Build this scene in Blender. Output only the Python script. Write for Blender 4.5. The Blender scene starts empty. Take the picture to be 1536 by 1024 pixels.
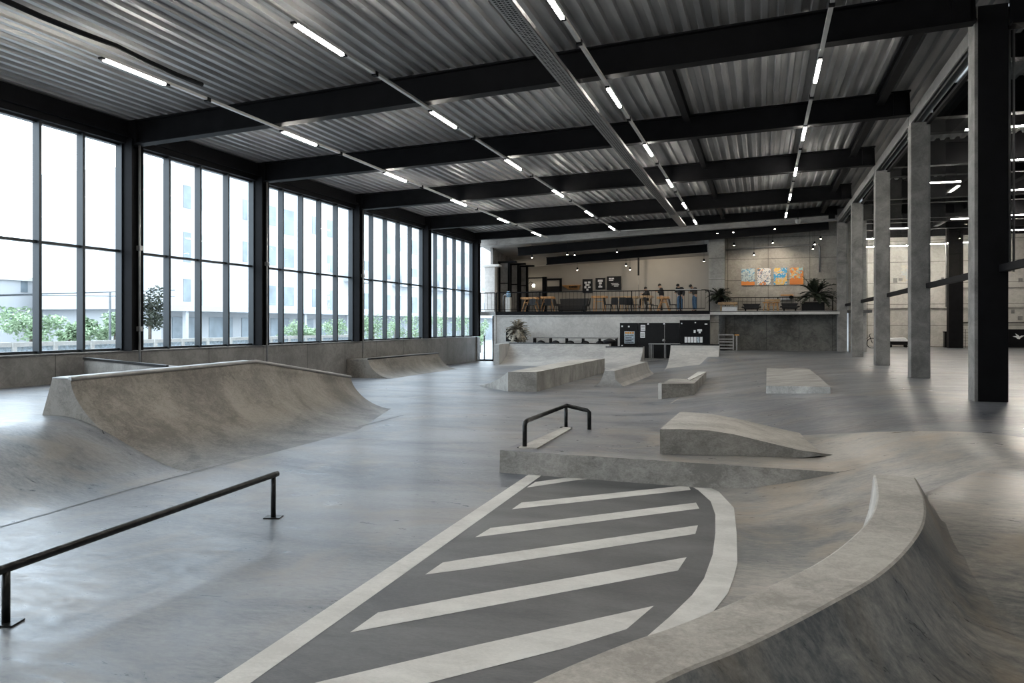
import bpy, bmesh, math, random
from mathutils import Vector, Matrix
random.seed(7)
PI = math.pi
SC = bpy.context.scene
COL = SC.collection

# ------------------------------------------------------------------ camera, sky, exposure
UNIT = 1.15                     # scene units are metres / 1.15; everything is scaled to metres at the end
F_PX, U_VP, V_HOR, CAM_H = 1150.0, 1143.0, 487.0, 2.0
YAW = math.atan((U_VP - 768.0) / F_PX)
CY, SY = math.cos(YAW), math.sin(YAW)
cam_d = bpy.data.cameras.new('camera')
cam_d.sensor_width = 36.0
cam_d.lens = 36.0 * F_PX / 1536.0
cam_d.shift_y = -(512.0 - V_HOR) / 1536.0
cam_d.clip_end = 600
camera = bpy.data.objects.new('camera', cam_d)
camera.location = (0, 0, CAM_H)
camera.rotation_euler = (PI / 2, 0, YAW)
COL.objects.link(camera)
SC.camera = camera
world = bpy.data.worlds.new('overcast_sky')
SC.world = world
world.use_nodes = True
wn, wl = world.node_tree.nodes, world.node_tree.links
bg = wn['Background']
tc = wn.new('ShaderNodeTexCoord'); nz = wn.new('ShaderNodeTexNoise'); cr = wn.new('ShaderNodeValToRGB')
nz.inputs['Scale'].default_value = 2.2; nz.inputs['Detail'].default_value = 4
cr.color_ramp.elements[0].position = .35; cr.color_ramp.elements[0].color = (.66, .79, .93, 1)
cr.color_ramp.elements[1].position = .65; cr.color_ramp.elements[1].color = (.86, .94, 1.0, 1)
wl.new(tc.outputs['Generated'], nz.inputs['Vector']); wl.new(nz.outputs['Fac'], cr.inputs['Fac'])
wl.new(cr.outputs['Color'], bg.inputs['Color'])
bg.inputs['Strength'].default_value = 4.2
SC.view_settings.view_transform = 'Standard'
SC.view_settings.look = 'None'
SC.view_settings.gamma = 1.0
SC.view_settings.use_curve_mapping = False
SC.view_settings.exposure = 0.72
SC.cycles.use_denoising = True
SC.cycles.max_bounces = 10
SC.cycles.diffuse_bounces = 5
SC.cycles.sample_clamp_indirect = 6.0
for (pa, pb) in ((-8, 15.2), (15.2, 26.4), (26.4, 39.3)):          # sky portals in the window openings
    ld = bpy.data.lights.new('window_portal', 'AREA'); ld.shape = 'RECTANGLE'
    ld.size = pb - pa; ld.size_y = 5.0; ld.cycles.is_portal = True
    lo = bpy.data.objects.new('window_portal', ld)
    lo.location = (-15.3, (pa + pb) / 2, 3.95)
    lo.rotation_euler = (PI / 2, 0, -PI / 2)
    COL.objects.link(lo)

# ------------------------------------------------------------------ measuring helpers
def ray(u, v):
    xc, yc = (u - 768.0) / F_PX, (V_HOR - v) / F_PX
    return Vector((xc * CY - SY, xc * SY + CY, yc))
def onz(u, v, z):
    d = ray(u, v); return Vector((0, 0, CAM_H)) + d * ((z - CAM_H) / d.z)
def onY(u, v, y):
    d = ray(u, v); return Vector((0, 0, CAM_H)) + d * (y / d.y)
def onX(u, v, x):
    d = ray(u, v); return Vector((0, 0, CAM_H)) + d * (x / d.x)
def xat(u, y): return onY(u, 400, y).x
def S(t):
    t = max(0.0, min(1.0, t)); return t * t * (3 - 2 * t)
def lerp(a, b, t): return a + (b - a) * t
def pw(x, pts):
    if x <= pts[0][0]: return pts[0][1]
    for (a, va), (b, vb) in zip(pts, pts[1:]):
        if x <= b: return lerp(va, vb, (x - a) / (b - a))
    return pts[-1][1]
def ground(x, y):
    # left raised deck with a soft bank in front of it; behind the big quarter pipe only the deck
    if y < 8.6: zl = .68 * S((-7.3 - x) / 2.4)
    else: zl = .68 * S((-9.75 - x) / .25) * (1 - S((y - 16.4) / .5))
    a = pw(y, [(6, .2), (8.8, -.4), (12, -1.6), (20, -3.8), (30, -5.5), (38, -9)])
    b = pw(y, [(6, 3.0), (10, 2.7), (20, 3.2), (38, 3.3)])
    zr = .7 * S((x - a) / (b - a)) * S((y - 3.5) / 5.5)
    zb = .7 * S((y - 31) / 4.5) * S((x + 2.9) / .7)
    # fill on the outer side of the curved ledge, merging with the deck behind its end
    xl = pw(y, [(2.5, -.6), (3.8, .17), (5.4, .84), (7, 1.03), (12, 1.3)])
    wdt = pw(y, [(7, .25), (9.5, 1.7)])
    zo = .62 * S((y - 2.8) / 4.2) * S((x - xl + .05) / wdt)
    return max(zl, zr, zb, zo)
def terr(u, v):
    d = ray(u, v); t = 1.0; p = None
    for i in range(4000):
        p = Vector((0, 0, CAM_H)) + d * t
        if p.z <= ground(p.x, p.y): break
        t += .02 if t < 20 else .04
    return Vector((p.x, p.y, ground(p.x, p.y)))

# ------------------------------------------------------------------ materials
MATS = {}
def newmat(name):
    m = bpy.data.materials.new(name); m.use_nodes = True; MATS[name] = m
    nt = m.node_tree; return m, nt.nodes, nt.links, nt.nodes['Principled BSDF']
def plain(name, col, rough=.5, metal=0.0, var=.12, scale=8.0, bump=0.0, emit=None, estr=0.0):
    m, n, l, p = newmat(name)
    p.inputs['Roughness'].default_value = rough; p.inputs['Metallic'].default_value = metal
    t = n.new('ShaderNodeTexCoord'); z = n.new('ShaderNodeTexNoise'); z.inputs['Scale'].default_value = scale; z.inputs['Detail'].default_value = 5
    c = n.new('ShaderNodeValToRGB')
    c.color_ramp.elements[0].position = .3; c.color_ramp.elements[1].position = .7
    c.color_ramp.elements[0].color = tuple(max(0, k * (1 - var)) for k in col) + (1,)
    c.color_ramp.elements[1].color = tuple(min(1, k * (1 + var)) for k in col) + (1,)
    l.new(t.outputs['Object'], z.inputs['Vector']); l.new(z.outputs['Fac'], c.inputs['Fac']); l.new(c.outputs['Color'], p.inputs['Base Color'])
    if bump:
        b = n.new('ShaderNodeBump'); b.inputs['Strength'].default_value = bump; b.inputs['Distance'].default_value = .02
        l.new(z.outputs['Fac'], b.inputs['Height']); l.new(b.outputs['Normal'], p.inputs['Normal'])
    if emit:
        p.inputs['Emission Color'].default_value = emit + (1,); p.inputs['Emission Strength'].default_value = estr
    return m
def concrete(name, dark, light, scale=.6, rough=(.55, .8), stretch=(1, 1, 1), fine=.35, seams=None, bump=.25, edge=None, spec=.5, tint=None, low=None):
    """cloudy cast concrete: large patches, streaks and fine grain; seams = [(axis, pitch, offset, width)]"""
    m, n, l, p = newmat(name)
    geo = n.new('ShaderNodeNewGeometry'); t = n.new('ShaderNodeVectorMath'); t.operation = 'SCALE'; t.inputs['Scale'].default_value = 1 / UNIT
    l.new(geo.outputs['Position'], t.inputs[0]); mp = n.new('ShaderNodeMapping'); mp.inputs['Scale'].default_value = stretch
    l.new(t.outputs[0], mp.inputs['Vector'])
    def noise(sc, det, ro=.6, dist=0.0, vec=None):
        z = n.new('ShaderNodeTexNoise'); z.inputs['Scale'].default_value = sc; z.inputs['Detail'].default_value = det
        z.inputs['Roughness'].default_value = ro; z.inputs['Distortion'].default_value = dist
        l.new(vec or mp.outputs['Vector'], z.inputs['Vector']); return z.outputs['Fac']
    big, mid, grain = noise(scale, 6, .6, .6), noise(scale * 7, 10, .78, 1.2), noise(scale * 40, 5, .8)
    def math_(op, a, b, c=None):
        k = n.new('ShaderNodeMath'); k.operation = op
        for i, q in enumerate((a, b, c)):
            if q is None: continue
            if isinstance(q, (int, float)): k.inputs[i].default_value = q
            else: l.new(q, k.inputs[i])
        return k.outputs[0]
    s = math_('ADD', math_('MULTIPLY', big, .42), math_('MULTIPLY', mid, .58 - fine * .25))
    s = math_('ADD', s, math_('MULTIPLY', grain, fine * .25))
    c = n.new('ShaderNodeValToRGB'); c.color_ramp.elements[0].position = .43; c.color_ramp.elements[1].position = .575
    c.color_ramp.elements[0].color = dark + (1,); c.color_ramp.elements[1].color = light + (1,)
    l.new(s, c.inputs['Fac']); out = c.outputs['Color']
    if tint:        # second set of patches in another tone
        z2 = noise(scale * 1.7, 5, .6, 1.0, t.outputs[0]); r2 = n.new('ShaderNodeValToRGB')
        r2.color_ramp.elements[0].position = .48; r2.color_ramp.elements[1].position = .7
        mx = n.new('ShaderNodeMixRGB'); l.new(z2, r2.inputs['Fac']); l.new(math_('MULTIPLY', r2.outputs['Color'], .7), mx.inputs[0])
        l.new(out, mx.inputs[1]); mx.inputs[2].default_value = tint + (1,); out = mx.outputs[0]
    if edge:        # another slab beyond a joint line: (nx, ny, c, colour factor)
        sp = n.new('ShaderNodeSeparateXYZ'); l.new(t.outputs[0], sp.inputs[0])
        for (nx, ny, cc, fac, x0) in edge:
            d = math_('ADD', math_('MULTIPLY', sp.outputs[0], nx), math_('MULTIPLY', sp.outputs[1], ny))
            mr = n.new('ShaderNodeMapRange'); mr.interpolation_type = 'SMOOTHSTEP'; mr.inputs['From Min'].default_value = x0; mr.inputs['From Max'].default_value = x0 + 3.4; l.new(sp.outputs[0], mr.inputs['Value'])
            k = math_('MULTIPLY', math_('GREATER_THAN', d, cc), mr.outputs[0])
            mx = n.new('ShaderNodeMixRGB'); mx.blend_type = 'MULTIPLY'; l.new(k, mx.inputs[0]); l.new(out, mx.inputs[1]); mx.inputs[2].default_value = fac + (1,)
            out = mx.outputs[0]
    if low:         # the slab tone the concrete takes where it runs out into the floor
        sp = n.new('ShaderNodeSeparateXYZ'); l.new(t.outputs[0], sp.inputs[0]); mr = n.new('ShaderNodeMapRange'); mr.interpolation_type = 'SMOOTHSTEP'
        mr.inputs['From Min'].default_value = .38; mr.inputs['From Max'].default_value = .0; l.new(sp.outputs[2], mr.inputs['Value'])
        mx = n.new('ShaderNodeMixRGB'); l.new(mr.outputs[0], mx.inputs[0]); l.new(out, mx.inputs[1])
        c2 = n.new('ShaderNodeValToRGB'); c2.color_ramp.elements[0].position = .43; c2.color_ramp.elements[1].position = .575
        c2.color_ramp.elements[0].color = low[0] + (1,); c2.color_ramp.elements[1].color = low[1] + (1,); l.new(s, c2.inputs['Fac']); l.new(c2.outputs[0], mx.inputs[2]); out = mx.outputs[0]
    if seams:
        sp = n.new('ShaderNodeSeparateXYZ'); l.new(t.outputs[0], sp.inputs[0])
        for (ax, pitch, off, wd) in seams:
            fr = math_('FRACT', math_('DIVIDE', math_('SUBTRACT', sp.outputs[ax], off), pitch), None)
            k = math_('LESS_THAN', fr, wd / pitch)
            mx = n.new('ShaderNodeMixRGB'); mx.blend_type = 'MULTIPLY'; l.new(k, mx.inputs[0]); l.new(out, mx.inputs[1]); mx.inputs[2].default_value = (.45, .45, .45, 1)
            out = mx.outputs[0]
    l.new(out, p.inputs['Base Color'])
    r = n.new('ShaderNodeMapRange'); r.inputs['From Min'].default_value = .3; r.inputs['From Max'].default_value = .7
    r.inputs['To Min'].default_value = rough[0]; r.inputs['To Max'].default_value = rough[1]
    l.new(mid, r.inputs['Value']); l.new(r.outputs[0], p.inputs['Roughness'])
    p.inputs['Specular IOR Level'].default_value = spec
    b = n.new('ShaderNodeBump'); b.inputs['Strength'].default_value = bump; b.inputs['Distance'].default_value = .01
    l.new(s, b.inputs['Height']); l.new(b.outputs['Normal'], p.inputs['Normal'])
    return m
def glass_mat(name, tint=(.93, .97, .99), refl=.04, graze=.9):
    m, n, l, p = newmat(name); n.remove(p)
    o = n['Material Output']; tr = n.new('ShaderNodeBsdfTransparent'); g = n.new('ShaderNodeBsdfGlossy'); mx = n.new('ShaderNodeMixShader')
    fr = n.new('ShaderNodeLayerWeight'); pwr = n.new('ShaderNodeMath'); pwr.operation = 'POWER'; pwr.inputs[1].default_value = 5.0
    l.new(fr.outputs['Facing'], pwr.inputs[0])
    sch = n.new('ShaderNodeMath'); sch.operation = 'MULTIPLY_ADD'; sch.inputs[1].default_value = graze; sch.inputs[2].default_value = refl
    l.new(pwr.outputs[0], sch.inputs[0])
    tr.inputs['Color'].default_value = tint + (1,); g.inputs['Roughness'].default_value = .02
    l.new(sch.outputs[0], mx.inputs[0]); l.new(tr.outputs[0], mx.inputs[1]); l.new(g.outputs[0], mx.inputs[2]); l.new(mx.outputs[0], o.inputs['Surface'])
    return m

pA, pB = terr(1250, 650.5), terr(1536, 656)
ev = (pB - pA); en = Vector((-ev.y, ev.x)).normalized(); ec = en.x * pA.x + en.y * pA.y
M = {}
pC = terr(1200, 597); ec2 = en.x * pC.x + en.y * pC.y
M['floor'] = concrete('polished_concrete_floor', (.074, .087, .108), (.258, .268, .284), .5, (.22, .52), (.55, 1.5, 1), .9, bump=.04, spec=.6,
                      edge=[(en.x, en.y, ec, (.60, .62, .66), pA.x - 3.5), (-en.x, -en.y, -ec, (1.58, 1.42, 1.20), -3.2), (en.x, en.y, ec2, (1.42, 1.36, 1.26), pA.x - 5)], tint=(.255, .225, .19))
M['ramp'] = concrete('ramp_concrete', (.125, .115, .103), (.29, .268, .24), .9, (.45, .7), (1, 1, 1), .8, bump=.35)
M['ramp_left'] = concrete('quarter_pipe_concrete', (.115, .105, .094), (.29, .268, .24), .9, (.42, .68), (1, 1, 1), .8, bump=.35, low=((.11, .118, .132), (.30, .302, .305)))
M['ramp_light'] = concrete('pale_ramp_concrete', (.30, .295, .285), (.47, .46, .44), .8, (.5, .8), (.6, 1.6, 1), .6, bump=.2)
M['ledge'] = concrete('ledge_concrete', (.32, .302, .275), (.56, .54, .50), 1.1, (.6, .85), (1, 1, 1), .9, bump=.6)
M['pad'] = concrete('pad_concrete', (.19, .182, .168), (.40, .385, .36), 1.3, (.5, .8), (.7, 1.4, 1), .9, bump=.5)
M['parapet'] = concrete('parapet_concrete', (.14, .135, .13), (.24, .235, .225), .8, (.6, .8), seams=[(1, 2.5, .6, .03)])
M['column'] = concrete('column_concrete', (.13, .127, .12), (.26, .252, .24), 2.2, (.7, .9), bump=.5, fine=1.2)
M['mezz'] = concrete('mezzanine_concrete', (.40, .39, .375), (.56, .55, .53), .5, (.6, .8))
M['panelwall'] = concrete('panelled_concrete', (.26, .25, .23), (.40, .385, .355), .7, (.6, .8), seams=[(0, 2.1, .3, .03), (2, 1.15, .95, .03)])
M['darkwall'] = concrete('dark_stained_concrete', (.045, .043, .038), (.15, .145, .13), .45, (.4, .7), seams=[(0, 1.55, .2, .03)])
M['band'] = concrete('lintel_concrete', (.28, .27, .255), (.46, .45, .43), .5, (.6, .8), (.4, 1, 1))
M['block'] = concrete('block_wall', (.36, .345, .315), (.50, .48, .445), .5, (.7, .9), seams=[(2, 1.25, .7, .04), (0, 6.0, 0, .05)])
M['cafe'] = plain('cafe_plaster', (.30, .282, .258), .8, var=.05, scale=1.2)
M['steel'] = plain('black_steel', (.006, .006, .007), .6, .0, .25, 3.0)
M['steel'].node_tree.nodes['Principled BSDF'].inputs['Specular IOR Level'].default_value = .12
M['fin'] = plain('window_fin_steel', (.012, .017, .021), .4, .2, .15, 3.0)
M['railsteel'] = plain('worn_black_rail', (.022, .023, .024), .32, .6, .6, 14.0, .15)
M['galv'] = plain('galvanised_steel', (.34, .34, .335), .42, .6, .15, 6.0)
M['trunking'] = plain('white_trunking', (.62, .61, .58), .4, .2, .06, 5.0)
M['paintwhite'] = concrete('white_floor_paint', (.54, .53, .505), (.70, .69, .66), 1.6, (.5, .7), (.7, 1.4, 1), .9, bump=.08)
M['paintdark'] = concrete('charcoal_floor_paint', (.048, .051, .056), (.125, .128, .132), .9, (.36, .55), (.6, 1.5, 1), .8, bump=.08)
M['led'] = plain('led_lens', (.9, .9, .88), .4, var=0, emit=(1.0, .95, .86), estr=75.0)
M['led_dim'] = plain('led_lens_far', (.9, .9, .88), .4, var=0, emit=(1.0, .94, .84), estr=110.0)
M['bulb'] = plain('spot_bulb', (.9, .9, .88), .4, var=0, emit=(1.0, .88, .7), estr=30.0)
M['glass'] = glass_mat('clear_glass')
M['glass_ar'] = glass_mat('low_reflection_glass', (.86, .88, .88), .02, .25)
M['wood'] = plain('orange_wood', (.50, .26, .10), .5, var=.25, scale=6)
M['wood_pale'] = plain('pale_wood', (.42, .28, .15), .5, var=.25, scale=6)
M['blackboard'] = plain('black_panel', (.012, .012, .013), .45, var=.1)
M['blackboard'].node_tree.nodes['Principled BSDF'].inputs['Specular IOR Level'].default_value = .15
M['paper'] = plain('paper', (.72, .73, .74), .8, var=.12, scale=30)
M['fabric'] = plain('black_upholstery', (.016, .016, .017), .8, var=.3, scale=20)
M['skin'] = plain('skin', (.42, .26, .18), .6, var=.08)
M['hair'] = plain('dark_hair', (.015, .012, .010), .7, var=.3, scale=30)
M['denim'] = plain('blue_denim', (.06, .12, .20), .85, var=.25, scale=18)
M['jacket'] = plain('black_jacket', (.012, .012, .014), .8, var=.3, scale=14)
M['jacket_grey'] = plain('grey_brown_jacket', (.055, .05, .045), .85, var=.3, scale=14)
M['grey_cloth'] = plain('grey_cloth', (.10, .10, .10), .85, var=.2, scale=14)
M['facade'] = plain('white_render', (.40, .415, .43), .85, var=.05, scale=.4)
M['facade2'] = plain('pale_render', (.34, .355, .37), .85, var=.05, scale=.4)
M['extglass'] = plain('facade_window_glass', (.15, .185, .21), .4, var=.3, scale=.8)
M['extground'] = plain('pale_paving', (.34, .34, .34), .8, var=.1, scale=.5)
M['leaf'] = plain('leaf_green', (.25, .34, .21), .6, var=.45, scale=3.0)
M['leaf_dark'] = plain('dark_leaf', (.028, .036, .022), .55, var=.5, scale=9.0)
M['bark'] = plain('bark', (.12, .10, .08), .8, var=.3, scale=9.0)
M['dryleaf'] = plain('dry_frond', (.26, .23, .18), .7, var=.6, scale=9.0)

def corrugated():
    m, n, l, p = newmat('corrugated_metal')
    t = n.new('ShaderNodeTexCoord'); mp = n.new('ShaderNodeMapping'); mp.inputs['Scale'].default_value = (3.5, .5, 1)
    z = n.new('ShaderNodeTexNoise'); z.inputs['Scale'].default_value = 1.0; z.inputs['Detail'].default_value = 6
    c = n.new('ShaderNodeValToRGB'); c.color_ramp.elements[0].position = .3; c.color_ramp.elements[1].position = .7
    c.color_ramp.elements[0].color = (.27, .27, .27, 1); c.color_ramp.elements[1].color = (.46, .46, .455, 1)
    l.new(t.outputs['Object'], mp.inputs['Vector']); l.new(mp.outputs[0], z.inputs['Vector']); l.new(z.outputs['Fac'], c.inputs['Fac']); l.new(c.outputs[0], p.inputs['Base Color'])
    p.inputs['Metallic'].default_value = .35; p.inputs['Roughness'].default_value = .42
    return m
M['corr'] = corrugated()

# ------------------------------------------------------------------ mesh helpers
class MB:
    def __init__(s): s.v, s.f, s.smooth = [], [], []
    def add(s, vs, fs, sm=False):
        o = len(s.v); s.v += [Vector(v) for v in vs]
        for f in fs: s.f.append([i + o for i in f]); s.smooth.append(sm)
        return s
    def box(s, lo, hi, rz=0, taper=None):
        x0, y0, z0 = lo; x1, y1, z1 = hi
        vs = [(x0, y0, z0), (x1, y0, z0), (x1, y1, z0), (x0, y1, z0), (x0, y0, z1), (x1, y0, z1), (x1, y1, z1), (x0, y1, z1)]
        if rz:
            cx, cy = (x0 + x1) / 2, (y0 + y1) / 2; c, q = math.cos(rz), math.sin(rz)
            vs = [(cx + (x - cx) * c - (y - cy) * q, cy + (x - cx) * q + (y - cy) * c, z) for x, y, z in vs]
        return s.add(vs, [(3, 2, 1, 0), (4, 5, 6, 7), (0, 1, 5, 4), (1, 2, 6, 5), (2, 3, 7, 6), (3, 0, 4, 7)])
    def beam(s, a, b, w, h, up=Vector((0, 0, 1))):
        """rectangular bar from a to b, w wide, h high (centred)"""
        a, b = Vector(a), Vector(b); d = (b - a).normalized()
        r = d.cross(Vector(up)); r = (r if r.length > 1e-4 else d.cross(Vector((0, 1, 0)))).normalized(); q = r.cross(d).normalized()
        vs = []
        for p in (a, b):
            for (i, j) in ((-1, -1), (1, -1), (1, 1), (-1, 1)): vs.append(p + r * (i * w / 2) + q * (j * h / 2))
        return s.add(vs, [(0, 1, 2, 3), (7, 6, 5, 4), (0, 4, 5, 1), (1, 5, 6, 2), (2, 6, 7, 3), (3, 7, 4, 0)])
    def tube(s, pts, r, n=10, cap=True):
        pts = [Vector(p) for p in pts]; rs = r if isinstance(r, (list, tuple)) else [r] * len(pts)
        vs, fs = [], []; prev = None
        for i, p in enumerate(pts):
            d = (pts[min(i + 1, len(pts) - 1)] - pts[max(i - 1, 0)]).normalized()
            if prev is None:
                a = Vector((0, 0, 1)) if abs(d.z) < .9 else Vector((1, 0, 0)); x = d.cross(a).normalized()
            else: x = (prev - d * prev.dot(d)).normalized()
            prev = x; y = d.cross(x)
            for k in range(n):
                t = 2 * PI * k / n; vs.append(p + x * (math.cos(t) * rs[i]) + y * (math.sin(t) * rs[i]))
        for i in range(len(pts) - 1):
            for k in range(n):
                k2 = (k + 1) % n; fs.append((i * n + k, i * n + k2, (i + 1) * n + k2, (i + 1) * n + k))
        s.add(vs, fs, True)
        if cap:
            o = len(s.v) - len(vs)
            s.f.append([o + k for k in range(n)][::-1]); s.smooth.append(False)
            s.f.append([o + (len(pts) - 1) * n + k for k in range(n)]); s.smooth.append(False)
        return s
    def lathe(s, prof, c=(0, 0, 0), n=16):
        vs, fs = [], []
        for (r, z) in prof:
            for k in range(n): vs.append((c[0] + r * math.cos(2 * PI * k / n), c[1] + r * math.sin(2 * PI * k / n), c[2] + z))
        for i in range(len(prof) - 1):
            for k in range(n): fs.append((i * n + k, i * n + (k + 1) % n, (i + 1) * n + (k + 1) % n, (i + 1) * n + k))
        s.add(vs, fs, True)
        o = len(s.v) - len(vs); s.f.append([o + k for k in range(n)][::-1]); s.smooth.append(False)
        s.f.append([o + (len(prof) - 1) * n + k for k in range(n)]); s.smooth.append(False)
        return s
    def loft(s, rings, closed=True, caps=True, sm=False):
        """rings: lists of equal length point loops"""
        n = len(rings[0]); vs = [p for r in rings for p in r]; fs = []
        for i in range(len(rings) - 1):
            for k in range(n if closed else n - 1):
                k2 = (k + 1) % n; fs.append((i * n + k, i * n + k2, (i + 1) * n + k2, (i + 1) * n + k))
        s.add(vs, fs, sm); o = len(s.v) - len(vs)
        if caps:
            s.f.append([o + k for k in range(n)][::-1]); s.smooth.append(False)
            s.f.append([o + (len(rings) - 1) * n + k for k in range(n)]); s.smooth.append(False)
        return s
    def build(s, name, mat, parent=None, bevel=0, local=False, fix=True):
        me = bpy.data.meshes.new(name)
        off = Vector((0, 0, 0)) if (local or parent is None) else wloc(parent)
        me.from_pydata([v - off for v in s.v], [], s.f)
        for p, sm in zip(me.polygons, s.smooth): p.use_smooth = sm
        if fix:
            bm = bmesh.new(); bm.from_mesh(me); bmesh.ops.recalc_face_normals(bm, faces=bm.faces); bm.to_mesh(me); bm.free()
        me.materials.append(mat if not isinstance(mat, str) else M[mat])
        o = bpy.data.objects.new(name, me); COL.objects.link(o)
        if parent: o.parent = parent
        if bevel:
            b = o.modifiers.new('bevel', 'BEVEL'); b.width = bevel; b.segments = 2; b.limit_method = 'ANGLE'; b.angle_limit = .6
        return o
def wloc(o):
    p = Vector(o.location)
    while o.parent: o = o.parent; p += Vector(o.location)
    return p
def tag(o, label, cat, group=None, kind=None):
    o['label'] = label; o['category'] = cat
    if group: o['group'] = group
    if kind: o['kind'] = kind
    return o
def struct(o): o['kind'] = 'structure'; return o
def thing(name, label, cat, loc=(0, 0, 0), rz=0, group=None, real=False):
    o = bpy.data.objects.new(name, None); COL.objects.link(o); o.location = loc; o.rotation_euler = (0, 0, rz); o.empty_display_size = .2
    if real: o.scale = (1 / UNIT,) * 3
    return tag(o, label, cat, group)
def dup(root, loc, rz=0, label=None, group=None):
    r = root.copy(); COL.objects.link(r); r.location = loc; r.rotation_euler = (0, 0, rz)
    if label: r['label'] = label
    if group: r['group'] = group
    for ch in list(root.children):
        c = ch.copy(); COL.objects.link(c); c.parent = r
        for g in ch.children:
            d = g.copy(); COL.objects.link(d); d.parent = c
    return r

# ------------------------------------------------------------------ floor
def grid_mesh(fn, xs, ys):
    mb = MB(); nx = len(xs)
    vs = [(x, y, fn(x, y)) for y in ys for x in xs]
    fs = [(j * nx + i, j * nx + i + 1, (j + 1) * nx + i + 1, (j + 1) * nx + i) for j in range(len(ys) - 1) for i in range(nx - 1)]
    return mb.add(vs, fs, True)
def frange(a, b, st):
    n = max(1, round((b - a) / st)); return [a + (b - a) * i / n for i in range(n + 1)]
xs = frange(-15.3, -.9, .15) + frange(-.85, 2.2, .05) + frange(2.3, 4.6, .15)
ys = frange(-8, 1.4, .2) + frange(1.5, 8.55, .08) + [8.6, 8.65] + frange(8.85, 16.3, .2) + frange(16.35, 17, .08) + frange(17.25, 41.2, .25)
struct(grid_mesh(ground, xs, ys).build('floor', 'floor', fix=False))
struct(MB().box((4.6, -8, .4), (42, 52, .7)).build('floor_side_hall', 'floor'))

# ------------------------------------------------------------------ roof
SLP = .037
def rz_(x, z0=6.43): return z0 + SLP * (x + 15)      # underside of the main beams
BL = [-5.5, -2.0, 2.0, 8.0, 15.2, 20.35, 26.4, 32.8, 39.35]
BR = [-5.5, -2.0, 2.0, 8.0, 14.8, 20.85, 27.0, 33.8, 40.0]
BD = .60
def corrugate(x0, x1, y0, y1, dz):
    mb = MB(); pitch = .28; x = x0; prof = []
    while x < x1:
        for (fx, fz) in ((0, 0), (.34, 0), (.44, .075), (.90, .075)):
            prof.append((x + fx * pitch, fz))
        x += pitch
    vs = []
    for y in (y0, y1):
        for (px, pz) in prof: vs.append((px, y, rz_(px) + dz + pz))
    n = len(prof)
    return mb.add(vs, [(i, i + 1, n + i + 1, n + i) for i in range(n - 1)])
struct(corrugate(-15.4, 4.2, -8, 52, BD).build('ceiling', 'corr', fix=False))
struct(corrugate(4.2, 42, -8, 52, BD).build('ceiling_side_hall', 'corr', fix=False))
def ibeam(mb, a, b, h=BD, w=.28, t=.035):
    """I section with the underside line from a to b"""
    a, b = Vector(a), Vector(b); up = Vector((0, 0, 1))
    mb.beam(a + up * t / 2, b + up * t / 2, w, t); mb.beam(a + up * (h - t / 2), b + up * (h - t / 2), w, t); mb.beam(a + up * h / 2, b + up * h / 2, .05, h - t)
    return mb
where = ['', '', '', '', 'first from the front', 'second from the front', 'third from the front', 'fourth from the front', 'last before the mezzanine']
for i in range(4, 9):
    yl, yr = BL[i], BR[i]
    t = thing('roof_beam', 'long black steel beam under the main corrugated ceiling, ' + where[i], 'roof beam', (-15, yl, rz_(-15)), group='main roof beams')
    up_ = .2 if i == 8 else 0
    mb = MB(); ibeam(mb, (-14.95, yl, rz_(-14.95) + up_), (3.44, yr, rz_(3.44) + up_), BD - up_); mb.build('girder', 'steel', t)
    mb = MB()
    for xx in (-14.8, 3.2):
        yy = lerp(yl, yr, (xx + 15) / 18.5)
        mb.box((xx - .14, yy - .13, rz_(xx) + .03), (xx + .14, yy + .13, rz_(xx) + BD - .03))
    mb.build('end_plate', 'steel', t)
    # the beam's continuation over the side hall
    t2 = tag(ibeam(MB(), (3.95, yr, 7.0), (41, yr + 1.2, 7.0), 1.1, .3).build('side_hall_beam', 'steel'),
             'black steel beam over the dark side hall, ' + where[i], 'roof beam', 'side hall roof beams')
# secondary purlins running along the roof
for (xx, nm) in ((-3.15, 'beside the perforated cable tray'), (.0, 'near the right light line')):
    pass
#pts = [onz(1005, 60, rz_(-2.05) + BD - .08), onz(1078, 282, rz_(-2.05) + BD - .08)]
for i in range(4, 8):
    ya, yb = lerp(BL[i], BR[i], .71), lerp(BL[i + 1], BR[i + 1], .71)
    tag(ibeam(MB(), (-1.85, ya + .15, rz_(-1.85) + BD - .24), (-1.85, yb - .15, rz_(-1.85) + BD - .24), .22, .16).build('purlin', 'steel'),
        'short black purlin right of the cable tray, beyond the roof beam ' + where[i], 'purlin', 'purlins right of the cable tray')
for i in range(4, 8):
    ya, yb = lerp(BL[i], BR[i], .96) + .2, lerp(BL[i + 1], BR[i + 1], .96) - .2
    tag(ibeam(MB(), (2.75, ya, rz_(2.75) + BD - .32), (2.75, yb, rz_(2.75) + BD - .32), .30, .18).build('edge_purlin', 'steel'),
        'black purlin over the right columns, beyond the roof beam ' + where[i], 'purlin', 'edge purlins by the right columns')
# eaves beam along the window wall
struct(MB().box((-15.35, -8, 6.47), (-14.9, 39.2, 7.02)).build('trim_1', 'steel'))
struct(MB().box((-14.88, -8, 6.62), (-14.80, 39.0, 6.70)).build('trim_2', 'steel'))

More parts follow.
